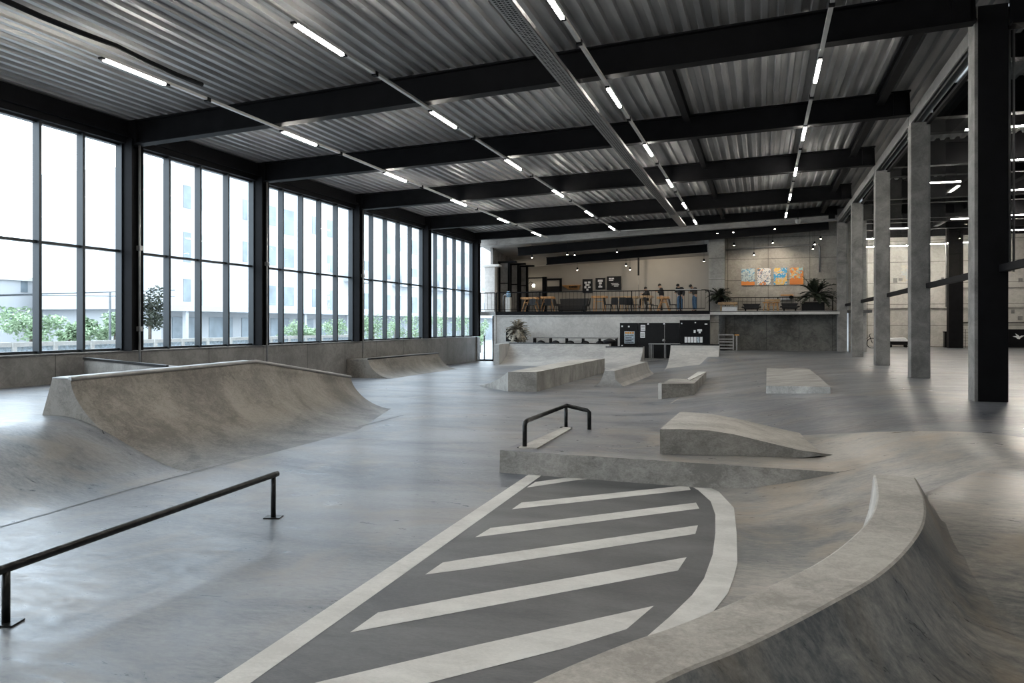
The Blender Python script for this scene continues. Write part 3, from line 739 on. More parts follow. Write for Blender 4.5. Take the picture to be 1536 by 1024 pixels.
# wide quarter pipe before the mezzanine: left higher section, right lower section
xl, xm, xr = xat(764, 37.5), xat(911, 37.0), xat(966, 36.8)
yv_ = Vector((0, -1, 0))
pr = [(-.45, -.05), (-.45, 1.06)] + [(a_, b_ + .003) for a_, b_ in arc_profile(1.9, 1.06, 12)] + [(1.9, -.05)]
t = sweep('quarter_pipe', 'widest pale quarter pipe in front of the mezzanine wall, left section', 'ramp', (xl, 37.5, 0), (xm, 37.5, 0), yv_, pr, 'ramp_light', cop_at=(0, 1.065))
xe = xat(751, 37.0)
MB().box((xe, 35.9, -.02), (xl - .0, 36.1, 1.03)).box((xe, 36.1, -.02), (xl, 37.9, 1.045)).build('end_block', 'ramp_light', t, .01)
pr = [(-.45, -.05), (-.45, .90)] + [(a_, b_ + .003) for a_, b_ in arc_profile(2.4, .90, 12)] + [(2.4, -.05)]
sweep('quarter_pipe', 'pale quarter pipe section before the mezzanine, right of the widest one and lower', 'ramp', (xm + .02, 36.5, .03), (xr, 36.5, .06), yv_, pr, 'ramp_light', cop_at=(0, .905))
# quarter pipe in front of the notice boards
g0 = terr(1000, 553)
yq = g0.y; h_ = 0
xa, xb = xat(1006, yq + 2.1), xat(1079, yq + 2.1)
h_ = CAM_H - 30 * (( -xa * SY + (yq + 2.1) * CY)) / F_PX - g0.z
pr = [(-.4, -.3), (-.4, h_)] + [(a_, b_ + .003) for a_, b_ in arc_profile(2.1, h_, 12)] + [(2.1, -.3)]
sweep('quarter_pipe', 'grey quarter pipe with a dark coping in front of the black notice boards', 'ramp', (xa, yq + 2.1, g0.z), (xb, yq + 2.1, g0.z), yv_, pr, 'ramp_light', cop_at=(0, h_ + .01))

# long hip box with a side bank
za = .58
Ab, Bb = onz(762, 587, 0), onz(805, 587.5, 0)
At, Bt = [Vector((p_.x, p_.y, above(p_, 558))) for p_ in (Ab, Bb)]
Ct, Dt = onz(907, 537.5, Bt.z), onz(856, 540.5, Bt.z)
Cb = Vector((Ct.x, Ct.y, 0)); Fb = onz(716, 578, 0); Db = Vector((Dt.x - 1.6, Dt.y - .4, 0))
hb = thing('hip_box', 'long raised concrete box with a side bank in the middle of the hall', 'ramp', (Ab.x, Ab.y, 0))
dn = Vector((0, 0, -.05))
MB().add([Ab + dn, Bb + dn, Cb + dn, Vector((Dt.x, Dt.y, -.05)), At, Bt, Ct, Dt], [(0, 1, 5, 4), (1, 2, 6, 5), (2, 3, 7, 6), (3, 0, 4, 7)]).build('box_side', 'pad', hb)
MB().add([At + Vector((0, 0, .004)), Bt + Vector((0, 0, .004)), Ct + Vector((0, 0, .004)), Dt + Vector((0, 0, .004))], [(0, 1, 2, 3)]).build('box_top', 'ledge', hb)
rg = []
for i in range(9):
    s_ = i / 8; tp, bt_ = At.lerp(Dt, s_), Fb.lerp(Db, s_)
    rg.append([tp.lerp(bt_, k / 8) + Vector((0, 0, -.10 * math.sin(PI * k / 8) * (1 if k < 8 else 0))) for k in range(9)])
MB().loft(rg, closed=False, caps=False, sm=True).build('side_bank', 'ramp_light', hb)
MB().add([Fb, Ab] + [At] + rg[0][1:-1], [list(range(3 + len(rg[0]) - 2))]).build('bank_end', 'pad', hb)
# narrow concave ledge
L0, L1 = terr(914, 580), terr(965, 562)
d = (L1 - L0).normalized(); lat = Vector((d.y, -d.x, 0)); zt_ = above(L0, 556) - L0.z
pl = [(-.42, -.05), (-.42, 0), (-.30, .08), (-.22, .2), (-.16, zt_), (.16, zt_), (.20, .25), (.28, .1), (.40, 0), (.40, -.05)]
t = thing('spine_ledge', 'narrow concrete ledge with concave sides right of the long hip box', 'ledge', tuple(L0))
L1e = L1 + d * .5
rgs = []
for P_, k_ in ((L0, 1.25), (L0 + d * .25, 1.0), (L1, 1.0), (L1e, 1.0)):
    rgs.append([P_ + lat * s * (k_ if abs(s) > .2 else 1) + Vector((0, 0, z if P_ is not L1e else min(z, .05))) for s, z in pl])
MB().loft(rgs).build('ledge_body', 'ramp_light', t)
# small L shaped box
c1 = terr(1041, 592); zc_ = -c1.x * SY + c1.y * CY
hh = (592 - 575) * zc_ / F_PX
zt_ = c1.z + hh
fl = onz(993, 575.5, zt_); frt = Vector((c1.x, c1.y, zt_)); m1 = onz(1031, 568.5, zt_); far_l = onz(1047, 557.5, zt_); far_r = onz(1059.5, 558, zt_); ml = onz(1006, 567.5, zt_)
poly = [fl, frt, far_r, far_l, m1, ml]
lb = thing('ledge_box', 'small low L shaped concrete box with white painted edge, mid floor', 'box', tuple(c1))
MB().loft([[Vector((p_.x, p_.y, c1.z - .25)) for p_ in poly], poly]).build('box_body', 'pad', lb, .01)
pw_ = [m1, far_l, far_r, m1.lerp(frt, .35)]
MB().loft([[p_ + Vector((0, 0, .003)) for p_ in pw_], [p_ + Vector((0, 0, .012)) for p_ in pw_]]).build('white_top_strip', 'paintwhite', lb)
gz_ = ground(fl.x, fl.y)
MB().box((fl.x - .10, fl.y - .03, gz_ - .1), (fl.x - .005, fl.y + .3, zt_ + .01)).build('white_end', 'paintwhite', lb)
# low square platform
c1 = terr(1149, 590); zc_ = -c1.x * SY + c1.y * CY; zt_ = c1.z + 11.5 * zc_ / F_PX
a1 = Vector((c1.x, c1.y, zt_)); a2 = terr(1246, 590.5); a2.z = above(a2, 580); a4 = terr(1149.5, 553) + Vector((0, 0, .03)); a3 = a2 + (a4 - a1); a3.z = ground(a3.x, a3.y) + .01; a4.z -= .02
lb = thing('low_platform', 'low square concrete platform at mid floor before the long right hand bank', 'platform', tuple(c1))
MB().loft([[Vector((p_.x, p_.y, ground(p_.x, p_.y) - .2)) for p_ in (a1, a2, a3, a4)], [a1, a2, a3, a4]]).build('platform_body', 'pad', lb, .01)
# a pale joint line, and a dark line along the tone change at the left bank's foot
for k, pts_ in enumerate(([(1255, 598.5), (1023, 595), (1004, 606)], [(0, 791), (200, 733), (387, 682), (500, 650), (615, 620)])):
    dense = []
    for (u0, v0), (u1, v1) in zip(pts_, pts_[1:]):
        for j in range(12): dense.append(terr(lerp(u0, u1, j / 12), lerp(v0, v1, j / 12)) + Vector((0, 0, .004)))
    mb = MB()
    rs = []
    for i, p_ in enumerate(dense):
        d = (dense[min(i + 1, len(dense) - 1)] - dense[max(i - 1, 0)]).normalized(); r = Vector((-d.y, d.x, 0)) * .018
        rs.append([p_ - r, p_ + r])
    mb.loft(rs, closed=False, caps=False)
    struct(mb.build('trim_%d' % (k + 5), 'ledge' if k == 0 else 'paintdark'))

# ------------------------------------------------------------------ mezzanine building at the far end
Y0 = 40.0; MZ = 2.70
X0, X1, X2 = xat(744, Y0), xat(1065, Y0), 3.46
XP0, XP1 = xat(1063, 42.4), xat(1087, 42.4)
# lower left wall with the slab nose above
struct(MB().box((X0, Y0, -.1), (X1, Y0 + .3, MZ - .12)).build('wall_back', 'mezz'))
struct(MB().box((X0, Y0 - .05, MZ - .22), (X1, Y0 + .02, MZ - .16)).build('trim_10', 'mezz'))
struct(MB().box((X0 - .0, Y0 - .06, MZ - .16), (X1, Y0 + .1, MZ + .02)).build('trim_11', 'steel'))
struct(MB().box((-15.4, Y0 + .1, MZ - .12), (5, 49, MZ)).build('floor_mezzanine', 'grey_cloth'))
struct(MB().box((-15.0, Y0 - .1, MZ - .18), (X0, Y0 + .3, MZ + .02)).build('trim_12', 'galv'))
struct(MB().box((X1, Y0 - .04, MZ - .19), (X2 + .1, Y0 + .2, MZ - .06)).build('trim_13', 'mezz'))
# lower right: stained dark wall set back, with a gate
struct(MB().box((xat(1077, 41), 41.0, .3), (X2 + .1, 41.2, MZ - .12)).build('wall_back_lower', 'darkwall'))
struct(MB().box((X1, 40.3, 0), (xat(1078, 40.3), 40.6, MZ - .15)).build('wall_back_pier', 'panelwall'))
# upper walls
struct(MB().box((-15.4, 47.8, MZ), (-1.2, 48.0, 7.9)).build('wall_back_cafe', 'cafe'))
struct(MB().box((XP1, 43.6, MZ), (4.2, 43.9, 7.9)).build('wall_back_upper', 'panelwall'))
struct(MB().box((4.0, 40.5, .7), (4.8, 51, 7.95)).build('wall_right_cafe', 'band'))
struct(MB().box((XP0, 42.4, MZ), (XP1, 43.6, 6.8)).build('wall_pier', 'panelwall'))
mb = MB(); a_, b_ = Vector((-15.2, 40.6, 6.68)), Vector((4.0, 40.6, 6.68 + SLP * 19.2)); mb.beam(a_, b_, .35, .58); struct(mb.build('trim_14', 'band'))
mb = MB(); zf = lambda x, y: lerp(6.50, 5.72, (y - 40.7) / 7.3) + SLP * (x + 15)
cc = [Vector((x, y, zf(x, y))) for x, y in ((-15.2, 40.7), (XP0, 40.7), (XP0, 48.0), (-15.2, 48.0))]
mb.loft([cc, [p_ + Vector((0, 0, .12)) for p_ in cc]]); struct(mb.build('ceiling_cafe', 'band'))
mb = MB(); cc = [Vector((x, y, 6.75 + SLP * (x + 15))) for x, y in ((XP0, 40.7), (4.3, 40.7), (4.3, 43.9), (XP0, 43.9))]
mb.loft([cc, [p_ + Vector((0, 0, .12)) for p_ in cc]]); struct(mb.build('ceiling_paintings', 'band'))
xw_ = xat(743.5, 42.0)
struct(MB().box((xw_ - .15, 41.5, MZ), (xw_, 48, 6.6)).build('wall_left_cafe', 'column'))
for (ua, ub, y, va, vb, nm) in ((777, 1243, 41.3, 383.5, 371, 'in front of the cafe ceiling'), (820, 1061, 44.2, 397, 386, 'deeper over the cafe tables')):
    xa, xb = xat(ua, y), xat(ub, y); zl, zt = onY(ua, va, y).z, onY(ua, vb, y).z
    tag(ibeam(MB(), (xa, y, zl), (xb, y, zl + SLP * (xb - xa) + .05 * (xb - xa) * .3), zt - zl, .25).build('mezzanine_beam', 'steel'), 'black steel beam ' + nm, 'roof beam', 'mezzanine beams')
# left end: concrete column, glazing, small slab
xc0, xc1 = xat(727, 41), xat(742, 41)
tag(MB().box((xc0, 41, MZ), (xc1, 41.4, 5.3)).build('concrete_column', 'mezz'), 'short pale concrete column at the left end of the mezzanine', 'column')
tag(MB().box((xat(722, 40.9), 40.9, 5.3), (xat(748, 40.9), 41.5, 5.42)).build('concrete_capping', 'paintwhite'), 'white horizontal capping on the short pale column', 'capping')
struct(MB().box((-15.0, 39.6, 0), (xat(720, 40), 40.0, 1.33)).build('wall_left_return', 'parapet'))
struct(MB().box((xat(741, 40), 39.95, -.05), (X0 + .02, 40.2, MZ - .18)).build('wall_back_end', 'mezz'))
w = bpy.data.objects.new('window_20', None); COL.objects.link(w); w.location = (-15, 40.1, 0); struct(w)
MB().box((-15.1, 40.05, .0), (xat(741, 40), 40.15, .08)).box((xat(739, 40.1), 40.05, .08), (xat(741, 40.1), 40.15, MZ - .2)).box((xat(726, 40.1), 40.05, .08), (xat(727, 40.1), 40.15, 1.4)).build('window_frame', 'steel', w)
MB().add([(-15.1, 40.1, .08), (xat(739, 40.1), 40.1, .08), (xat(739, 40.1), 40.1, MZ - .2), (-15.1, 40.1, MZ - .2)], [(0, 1, 2, 3)]).build('pane', 'glass', w)
# dark framed partitions at the left of the cafe
for (ua, ub, va, vb, y, nm) in ((748, 765, 392, 466, 42.5, 'left most'), (765, 779, 395, 466, 44.0, 'middle'), (779, 792, 398, 466, 45.5, 'right most')):
    xa, xb = xat(ua, y), xat(ub, y); zt = onY(ua, va, y).z
    t = thing('partition_frame', 'tall black framed glass partition at the left of the cafe, ' + nm, 'partition', (xa, y, MZ), group='cafe partitions')
    for nmx, (p0, p1) in (('upright', ((xa, y - .06, MZ), (xa + .12, y + .06, zt))), ('upright', ((xb - .12, y - .06, MZ), (xb, y + .06, zt))), ('header', ((xa - .3, y - .08, zt - .1), (xb + .4, y + .08, zt))), ('crossbar', ((xa + .12, y - .03, 4.4), (xb - .12, y + .03, 4.46)))):
        MB().box(p0, p1).build(nmx, 'steel', t)
    MB().box((xa + .12, y - .01, MZ), (xb - .12, y + .01, zt - .1)).build('infill_panel', 'column', t)

# railing of the mezzanine
def railing(label, x0, x1, y, z0, h, step, group=None, post_every=12, light=None):
    t = thing('mezzanine_railing', label, 'railing', (x0, y, z0))
    MB().beam((x0, y, z0 + h), (x1, y, z0 + h), .05, .05).build('handrail', 'steel', t)
    MB().beam((x0, y, z0 + .12), (x1, y, z0 + .12), .03, .03).build('bottom_rail', 'steel', t)
    nb = int((x1 - x0) / step)
    proto = None; pp = None
    for i in range(nb + 1):
        x = lerp(x0, x1, i / nb)
        if i % post_every == 0:
            pp = MB().box((x - .025, y - .025, z0), (x + .025, y + .025, z0 + h)).build('post', 'steel', t)
        else:
            if proto is None:
                proto = MB().box((x - .007, y - .007, z0 + .12), (x + .007, y + .007, z0 + h - .02)).build('baluster', 'steel', t); px_ = x
            else:
                c = proto.copy(); COL.objects.link(c); c.location.x += x - px_
    return t
r1 = railing('long black balustrade along the front edge of the cafe mezzanine', X0 + .02, xat(1058, Y0), Y0 + .02, MZ + .02, 1.05, .205)
xe = xat(1058, Y0)
MB().tube([(xe, Y0 + .02, MZ + 1.07), (xe + .12, Y0 + .02, MZ + 1.05), (xe + .19, Y0 + .02, MZ + .92), (xe + .20, Y0 + .02, MZ)], .03, 8).build('end_hoop', 'steel', r1)
MB().beam((xat(1013, Y0), Y0 - .03, MZ + 1.10), (xat(1052, Y0), Y0 - .03, MZ + 1.10), .04, .05).build('grey_cap', 'galv', r1)
railing('short black balustrade on the pale slab end by the window wall corner', -14.9, X0 - .08, Y0 + .05, MZ + .02, 1.05, .2, post_every=4)
railing('black balustrade behind the dark benches on the right half of the mezzanine', xat(1088, 43), xat(1249, 43), 43.0, MZ, onY(1150, 446, 43).z - MZ, .22)

# ------------------------------------------------------------------ black boards, doors, notices on the lower wall
def panel(name, label, cat, u0, v0, u1, v1, y, mat='blackboard', th=.05, group=None):
    a_, b_ = onY((u0 + u1) / 2, v1, y), onY((u0 + u1) / 2, v0, y)
    x0, x1 = xat(u0, y), xat(u1, y)
    t = thing(name, label, cat, ((x0 + x1) / 2, y, a_.z), group=group)
    MB().box((x0, y - th, a_.z), (x1, y, b_.z)).build('board', mat, t, .006)
    return t, x0, x1, a_.z, b_.z
yb = Y0 - .01
t, *_ = panel('notice_board', 'tall black notice board with an orange headed poster', 'notice board', 930, 484, 957, 537, yb)
t2, *_ = panel('double_door', 'black double door behind the thin legged table', 'door', 957.5, 484, 1019.5, 537, yb, th=.07)
xm_ = xat(997, yb)
MB().box((xm_ - .008, yb - .075, onY(997, 537, yb).z), (xm_ + .008, yb - .07, onY(997, 484, yb).z)).build('door_gap', 'galv', t2)
q_ = onY(996, 510, yb - .08); MB().lathe([(.02, 0), (.075, .01), (.09, .07), (.06, .12), (.02, .14)], (q_.x, q_.y - .05, q_.z - .07), 12).build('door_knob', 'galv', t2)
t3, *_ = panel('notice_board', 'charcoal notice board with a row of paper sheets, right of the double door', 'notice board', 1020.5, 480, 1065, 517, yb - .25, 'steel', th=.3)
def sheet(parent, u0, v0, u1, v1, y, mat='paper', name='paper_sheet'):
    z0_, z1_ = onY(u0, v1, y).z, onY(u0, v0, y).z
    return MB().box((xat(u0, y), y - .008, z0_), (xat(u1, y), y, z1_)).build(name, mat, parent)
M['orange'] = plain('orange_print', (.65, .30, .06), .6)
M['bluepaper'] = plain('pale_blue_print', (.42, .50, .56), .7, var=.35, scale=14)
sheet(t, 936.5, 496.5, 952, 515, yb - .06, 'bluepaper', 'poster'); 
for k in range(4): sheet(t, 937.5 + k * 3.5, 497.5, 940.3 + k * 3.5, 500.5, yb - .07, 'orange', 'poster_letter')
for k in range(5): sheet(t, 938, 503 + k * 2.4, 950.5 - (k % 2) * 3, 503.9 + k * 2.4, yb - .07, 'steel', 'poster_line')
for (a1_, b1_) in ((961, 487), (960.5, 497.5)):
    sheet(t2, a1_, b1_, a1_ + 7, b1_ + 9, yb - .08, 'paper', 'paper_sheet')
    for k in range(3): sheet(t2, a1_ + 1, b1_ + 2 + k * 2.2, a1_ + 6, b1_ + 2.6 + k * 2.2, yb - .09, 'grey_cloth', 'print_line')
for k in range(6): sheet(t3, 1027 + k * 4.6, 505, 1030.8 + k * 4.6, 513.5, yb - .56, 'paper' if k != 4 else 'bluepaper', 'paper_sheet')
for (u, v, w_, h_) in ((1046, 493.5, 7, 3.4), (1048, 497, 3, 2.6), (1040.5, 495, 3, 4), (1057, 485, 4, 1.6), (1042, 483, 2, 1.5), (1021.5, 484, 2, 2)):
    sheet(t3, u, v, u + w_, v + h_, yb - .56, 'paper', 'sticker')
for (u, v) in ((932, 488), (942, 488.5), (971, 484.5), (995, 484.2), (932, 517)):
    sheet(t if u < 957 else t2, u, v, u + 2.4, v + 2.2, yb - .09, 'paper', 'sticker')
# table in front of the double door
def boxtable(label, u0, u1, vt, vb, y, mat_top, mat_leg, dep=.7, name='table', cat='table', group=None, splay=0, leg=.03, thick=.05):
    x0, x1 = xat(u0, y), xat(u1, y); zb = onY(u0, vb, y).z; zt = onY(u0, vt, y).z
    t = thing(name, label, cat, ((x0 + x1) / 2, y + dep / 2, zb), group=group)
    MB().box((x0, y, zt - thick), (x1, y + dep, zt)).build('tabletop', mat_top, t, .006)
    for (x, s) in ((x0 + .08, -1), (x1 - .08, 1)):
        for yy in (y + .05, y + dep - .05):
            MB().beam((x + s * splay, yy, zb), (x - s * splay * .2, yy, zt - thick), leg, leg).build('leg', mat_leg, t)
    return t
gz = ground(xat(995, 39), 39)
xa, xb = xat(972.5, 38.9), xat(1019, 38.9); zt = onY(995, 515, 38.9).z
t = thing('table', 'plain light topped table on thin legs before the black double door', 'table', ((xa + xb) / 2, 39.2, gz))
MB().box((xa, 38.9, zt - .05), (xb, 39.5, zt)).build('tabletop', 'galv', t, .005)
for x in (xa + .04, xa + .16, lerp(xa, xb, .52), xb - .05):
    for y in (38.94, 39.46): MB().box((x - .015, y - .015, ground(x, y) - .005), (x + .015, y + .015, zt - .05)).build('leg', 'galv', t)
MB().box((xa, 38.95, gz + .03), (xb, 38.98, gz + .05)).build('foot_rail', 'galv', t)

# rack behind the wide quarter pipe
yk = 38.9; xa, xb = xat(799, yk), xat(925, yk); zt = onY(860, 506, yk).z
t = thing('steel_bench', 'long dark steel bench against the pale wall behind the wide quarter pipe', 'bench', ((xa + xb) / 2, yk, .02))
MB().box((xa, yk, zt - .05), (xb, yk + .45, zt)).build('benchtop', 'column', t, .005)
MB().box((xa, yk + .05, zt - .45), (xb - .3, yk + .4, zt - .40)).build('shelf', 'steel', t)
for i in range(6):
    x = lerp(xa + .05, xb - .05, i / 5); g_ = ground(x, yk)
    MB().box((x - .03, yk + .02, g_ - .01), (x + .03, yk + .42, zt - .05)).build('leg', 'steel', t)
for i in range(5):
    x = lerp(xa + .4, xb - .9, i / 4)
    MB().lathe([(.10, 0), (.2, .05), (.21, .15), (.12, .22), (.03, .24)], (x, yk + .22, zt - .40), 10).build('stored_bundle', 'fabric', t)
x = xat(914, 38.5); g_ = ground(x, 38.5)
t = thing('waste_bin', 'dark round bin at the right end of the long steel bench', 'bin', (x, 38.55, g_))
MB().lathe([(.26, 0), (.32, 1.1), (.30, 1.12)], (x, 38.55, g_), 20).build('bin_body', 'steel', t)
MB().lathe([(.34, 1.12), (.34, 1.16), (.1, 1.26), (.02, 1.27)], (x, 38.55, g_), 20).build('lid', 'fabric', t)
# loudspeaker and dry palm
x = xat(766, 38.9)
t = thing('loudspeaker', 'black box loudspeaker on a stand behind the dry palm', 'loudspeaker', (x, 39.1, 0))
z1, z0_ = onY(766, 493, 38.9).z, onY(766, 512, 38.9).z
MB().box((x - .28, 38.9, z0_), (x + .28, 39.35, z1)).build('cabinet', 'blackboard', t, .02)
MB().tube([(x, 39.1, 0), (x, 39.1, z0_)], .04, 8).build('stand', 'steel', t)
MB().lathe([(.2, 0), (.2, .02), (.05, .03)], (x, 39.1, 0), 12).build('foot', 'steel', t)
def palm(name, label, x, y, z0_, trunk_h, R, nf, mat, pot=None, droop=1.0, cat='plant', potsize=(.25, .5), tuft=0.0, seed=1, elev=(-.2, 1.25)):
    rnd = random.Random(seed)
    t = thing(name, label, cat, (x, y, z0_))
    zc = z0_ + trunk_h
    if pot == 'round': MB().lathe([(potsize[0] * .75, 0), (potsize[0], potsize[1]), (potsize[0] * .9, potsize[1]), (potsize[0] * .85, potsize[1] - .05)], (x, y, z0_), 18).build('pot', 'steel', t)
    MB().tube([(x, y, z0_ + .05), (x + .02, y, z0_ + trunk_h * .5), (x, y, zc)], [.07, .055, .05], 8).build('stem', 'bark', t)
    for k in range(nf):
        az = rnd.random() * 2 * PI; el = rnd.uniform(*elev); L = R * rnd.uniform(.7, 1.1)
        p = Vector((x, y, zc)); d = Vector((math.cos(az) * math.cos(el), math.sin(az) * math.cos(el), math.sin(el)))
        pts_ = []
        for i in range(8):
            pts_.append(p.copy()); p = p + d * (L / 7); d = (d + Vector((0, 0, -.16 * droop))).normalized()
        mb = MB(); side = Vector((-math.sin(az), math.cos(az), 0))
        rs = []
        for i, q_ in enumerate(pts_):
            w_ = .055 * math.sin(PI * (i + .6) / 8.2) * (1 + tuft)
            rs.append([q_ - side * w_ - Vector((0, 0, .015)), q_ + Vector((0, 0, .01)), q_ + side * w_ - Vector((0, 0, .015))])
        mb.loft(rs, closed=False, caps=False)
        if tuft:
            for i in range(1, 7):
                for sg in (-1, 1):
                    q_ = pts_[i]; e_ = q_ + side * sg * .22 + Vector((0, 0, .04)) + (pts_[i + 1] - q_) * .7
                    mb.add([q_, q_ + (pts_[i + 1] - q_) * .5, e_], [(0, 1, 2)])
        mb.build('frond', mat, t)
    return t
palm('dry_palm', 'drooping dry palm in a pot against the pale wall, beside the loudspeaker', xat(777, 38.8), 38.8, 0.0, 1.62, .80, 95, 'dryleaf', 'round', 1.7, tuft=.35, seed=3, elev=(-.7, 1.55))

# stair with grey guard bars beside the stained wall
xa, xb = xat(1078, 40.2), xat(1100, 40.2)
t = thing('stair_guard', 'grey five bar metal guard beside the stained dark wall', 'guard', (xa, 40.2, .7))
for v in (502, 508.5, 512.5, 517.5, 522): z = onY(1090, v, 40.2).z; MB().beam((xa, 40.2, z), (xb, 40.2, z), .05, .06).build('bar', 'galv', t)
for x in (xa, xb): MB().box((x - .03, 40.17, .6), (x + .03, 40.23, onY(1090, 501.5, 40.2).z)).build('post', 'galv', t)
t = thing('handrail_post', 'slim pale post with an orange tip right of the metal guard', 'post', (xat(1105, 40.1), 40.1, .7))
x = xat(1105, 40.1); zt = onY(1105, 503, 40.1).z
MB().box((x - .03, 40.07, .68), (x + .03, 40.13, zt)).build('upright', 'galv', t); MB().box((x - .10, 40.05, zt), (x + .12, 40.15, zt + .05)).build('tip', 'orange', t)
mb = MB(); n_ = 8
tst = thing('steps', 'flight of narrow steps behind the metal guard', 'stairs', (xat(1082, 40.7), 40.7, .7))
for k in range(n_):
    MB().box((xat(1079.5, 40.3) , 40.35 + k * .08, .7 + k * .21), (xat(1087, 40.5), 40.98, .7 + (k + 1) * .21)).build('step', 'grey_cloth', tst)

# ------------------------------------------------------------------ cafe things
def pic_canvas(u0, u1, k):
    y = 43.58
    x0, x1 = xat(u0, y), xat(u1, y); zb, zt = onY(1150, 427.3, y).z, onY(1150, 402.2, y).z
    lab = ['canvas with blue and teal splashes over an orange base', 'canvas of orange and blue marks on white', 'canvas of flat blue with yellow and grey loops', 'canvas of solid orange under pale green and yellow'][k]
    t = thing('painting', 'abstract ' + lab + ', on the concrete wall', 'painting', ((x0 + x1) / 2, y, zb), group='four paintings on the concrete wall')
    m, n, l, p = newmat('painting_%d' % k)
    tcx = n.new('ShaderNodeTexCoord'); sp = n.new('ShaderNodeSeparateXYZ'); l.new(tcx.outputs['Generated'], sp.inputs[0])
    pals = [((.45, .55, .57), (.08, .34, .58), (.62, .22, .05), .22), ((.66, .66, .65), (.62, .24, .08), (.10, .16, .26), -1), ((.06, .32, .58), (.72, .46, .12), (.55, .53, .5), -1), ((.66, .42, .16), (.25, .55, .62), (.62, .21, .05), .38)]
    A_, B_, C_, cut = pals[k]
    def mixn(prev, colr, sc, thr, dist, seed):
        mp = n.new('ShaderNodeMapping'); mp.inputs['Location'].default_value = (seed, seed * .7, 0); l.new(tcx.outputs['Object'], mp.inputs['Vector'])
        z = n.new('ShaderNodeTexNoise'); z.inputs['Scale'].default_value = sc; z.inputs['Distortion'].default_value = dist; z.inputs['Detail'].default_value = 3; l.new(mp.outputs[0], z.inputs['Vector'])
        g = n.new('ShaderNodeMath'); g.operation = 'GREATER_THAN'; g.inputs[1].default_value = thr; l.new(z.outputs['Fac'], g.inputs[0])
        x = n.new('ShaderNodeMixRGB'); l.new(g.outputs[0], x.inputs[0]); x.inputs[2].default_value = colr + (1,)
        if isinstance(prev, tuple): x.inputs[1].default_value = prev + (1,)
        else: l.new(prev, x.inputs[1])
        return x.outputs[0]
    o_ = mixn(A_, B_, 2.6, .54, 1.5, k * 3.1)
    o_ = mixn(o_, C_ if cut < 0 else (.20, .26, .32), 5.5, .56, 2.0, k * 5 + 2)
    if k == 3: o_ = mixn(o_, (.62, .21, .05), 3.5, .5, 2, 9)
    if cut > 0:
        nz_ = n.new('ShaderNodeTexNoise'); nz_.inputs['Scale'].default_value = 3; l.new(tcx.outputs['Object'], nz_.inputs['Vector'])
        ad = n.new('ShaderNodeMath'); ad.operation = 'MULTIPLY_ADD'; ad.inputs[1].default_value = .35; l.new(nz_.outputs['Fac'], ad.inputs[0]); l.new(sp.outputs[2], ad.inputs[2])
        g = n.new('ShaderNodeMath'); g.operation = 'LESS_THAN'; g.inputs[1].default_value = cut + .17; l.new(ad.outputs[0], g.inputs[0])
        x = n.new('ShaderNodeMixRGB'); l.new(g.outputs[0], x.inputs[0]); l.new(o_, x.inputs[1]); x.inputs[2].default_value = C_ + (1,); o_ = x.outputs[0]
    l.new(o_, p.inputs['Base Color']); p.inputs['Roughness'].default_value = .6
    MB().box((x0, y - .05, zb), (x1, y - .045, zt)).build('canvas', m, t, fix=True)
    MB().box((x0, y - .045, zb), (x1, y, zt)).build('stretcher', 'wood_pale', t)
for k, (a_, b_) in enumerate(((1112, 1132), (1136, 1156), (1160.5, 1180.5), (1184.5, 1205))): pic_canvas(a_, b_, k)

# framed posters and other things on the cafe wall
yw = 47.78
def framed(label, u0, v0, u1, v1, strokes):
    x0, x1 = xat(u0, yw), xat(u1, yw); zb, zt = onY(u0, v1, yw).z, onY(u0, v0, yw).z
    t = thing('framed_poster', label, 'poster', ((x0 + x1) / 2, yw, zb), group='framed posters on the cafe wall')
    MB().box((x0, yw - .06, zb), (x1, yw, zt)).build('frame', 'blackboard', t, .01)
    for (a_, b_, c_, d_) in strokes:
        xx0, xx1 = lerp(x0, x1, a_), lerp(x0, x1, c_); zz0, zz1 = lerp(zt, zb, d_), lerp(zt, zb, b_)
        MB().box((xx0, yw - .07, zz0), (xx1, yw - .06, zz1)).build('print_mark', 'paper', t)
rr = random.Random(4)
framed('tall black framed poster with a crown like white graphic, left of the three', 874, 418.5, 889, 439, [(.2, .2, .45, .35), (.55, .18, .8, .33), (.3, .38, .7, .5), (.2, .52, .4, .68), (.55, .55, .8, .66), (.4, .7, .6, .85)])
framed('narrow black framed poster with a white figure, middle of the three', 893.5, 417, 908, 434, [(.25, .15, .75, .35), (.35, .38, .65, .55), (.4, .58, .55, .68), (.3, .7, .7, .85)])
framed('widest black framed poster with white lettering at its upper left', 910.5, 414.5, 932, 435, [(.15, .12, .3, .22), (.33, .12, .5, .22), (.15, .26, .45, .32), (.3, .5, .8, .54), (.35, .6, .85, .64), (.5, .7, .8, .74)])
xa, xb = xat(846, yw), xat(872, yw); z0_, z1 = onY(860, 434.5, yw).z, onY(860, 427.5, yw).z
t = thing('wall_shelf', 'slatted orange wood shelf on the cafe wall, left of the posters', 'shelf', ((xa + xb) / 2, yw, z0_))
MB().box((xa, yw - .45, z1 - .05), (xb, yw, z1)).build('shelf_top', 'wood', t)
MB().loft([[(xa, yw - .44, z1 - .05), (xb, yw - .44, z1 - .05), (xb, yw - .40, z1 - .05), (xa, yw - .40, z1 - .05)], [(xa + .35, yw - .2, z0_), (xb - .1, yw - .2, z0_), (xb - .1, yw - .16, z0_), (xa + .35, yw - .16, z0_)]]).build('slanted_front', 'wood', t)
for k in range(6): MB().box((lerp(xa, xb, .4 + .08 * k), yw - .42, z1 - .18), (lerp(xa, xb, .45 + .08 * k), yw - .36, z1 - .06)).build('slot', 'steel', t)
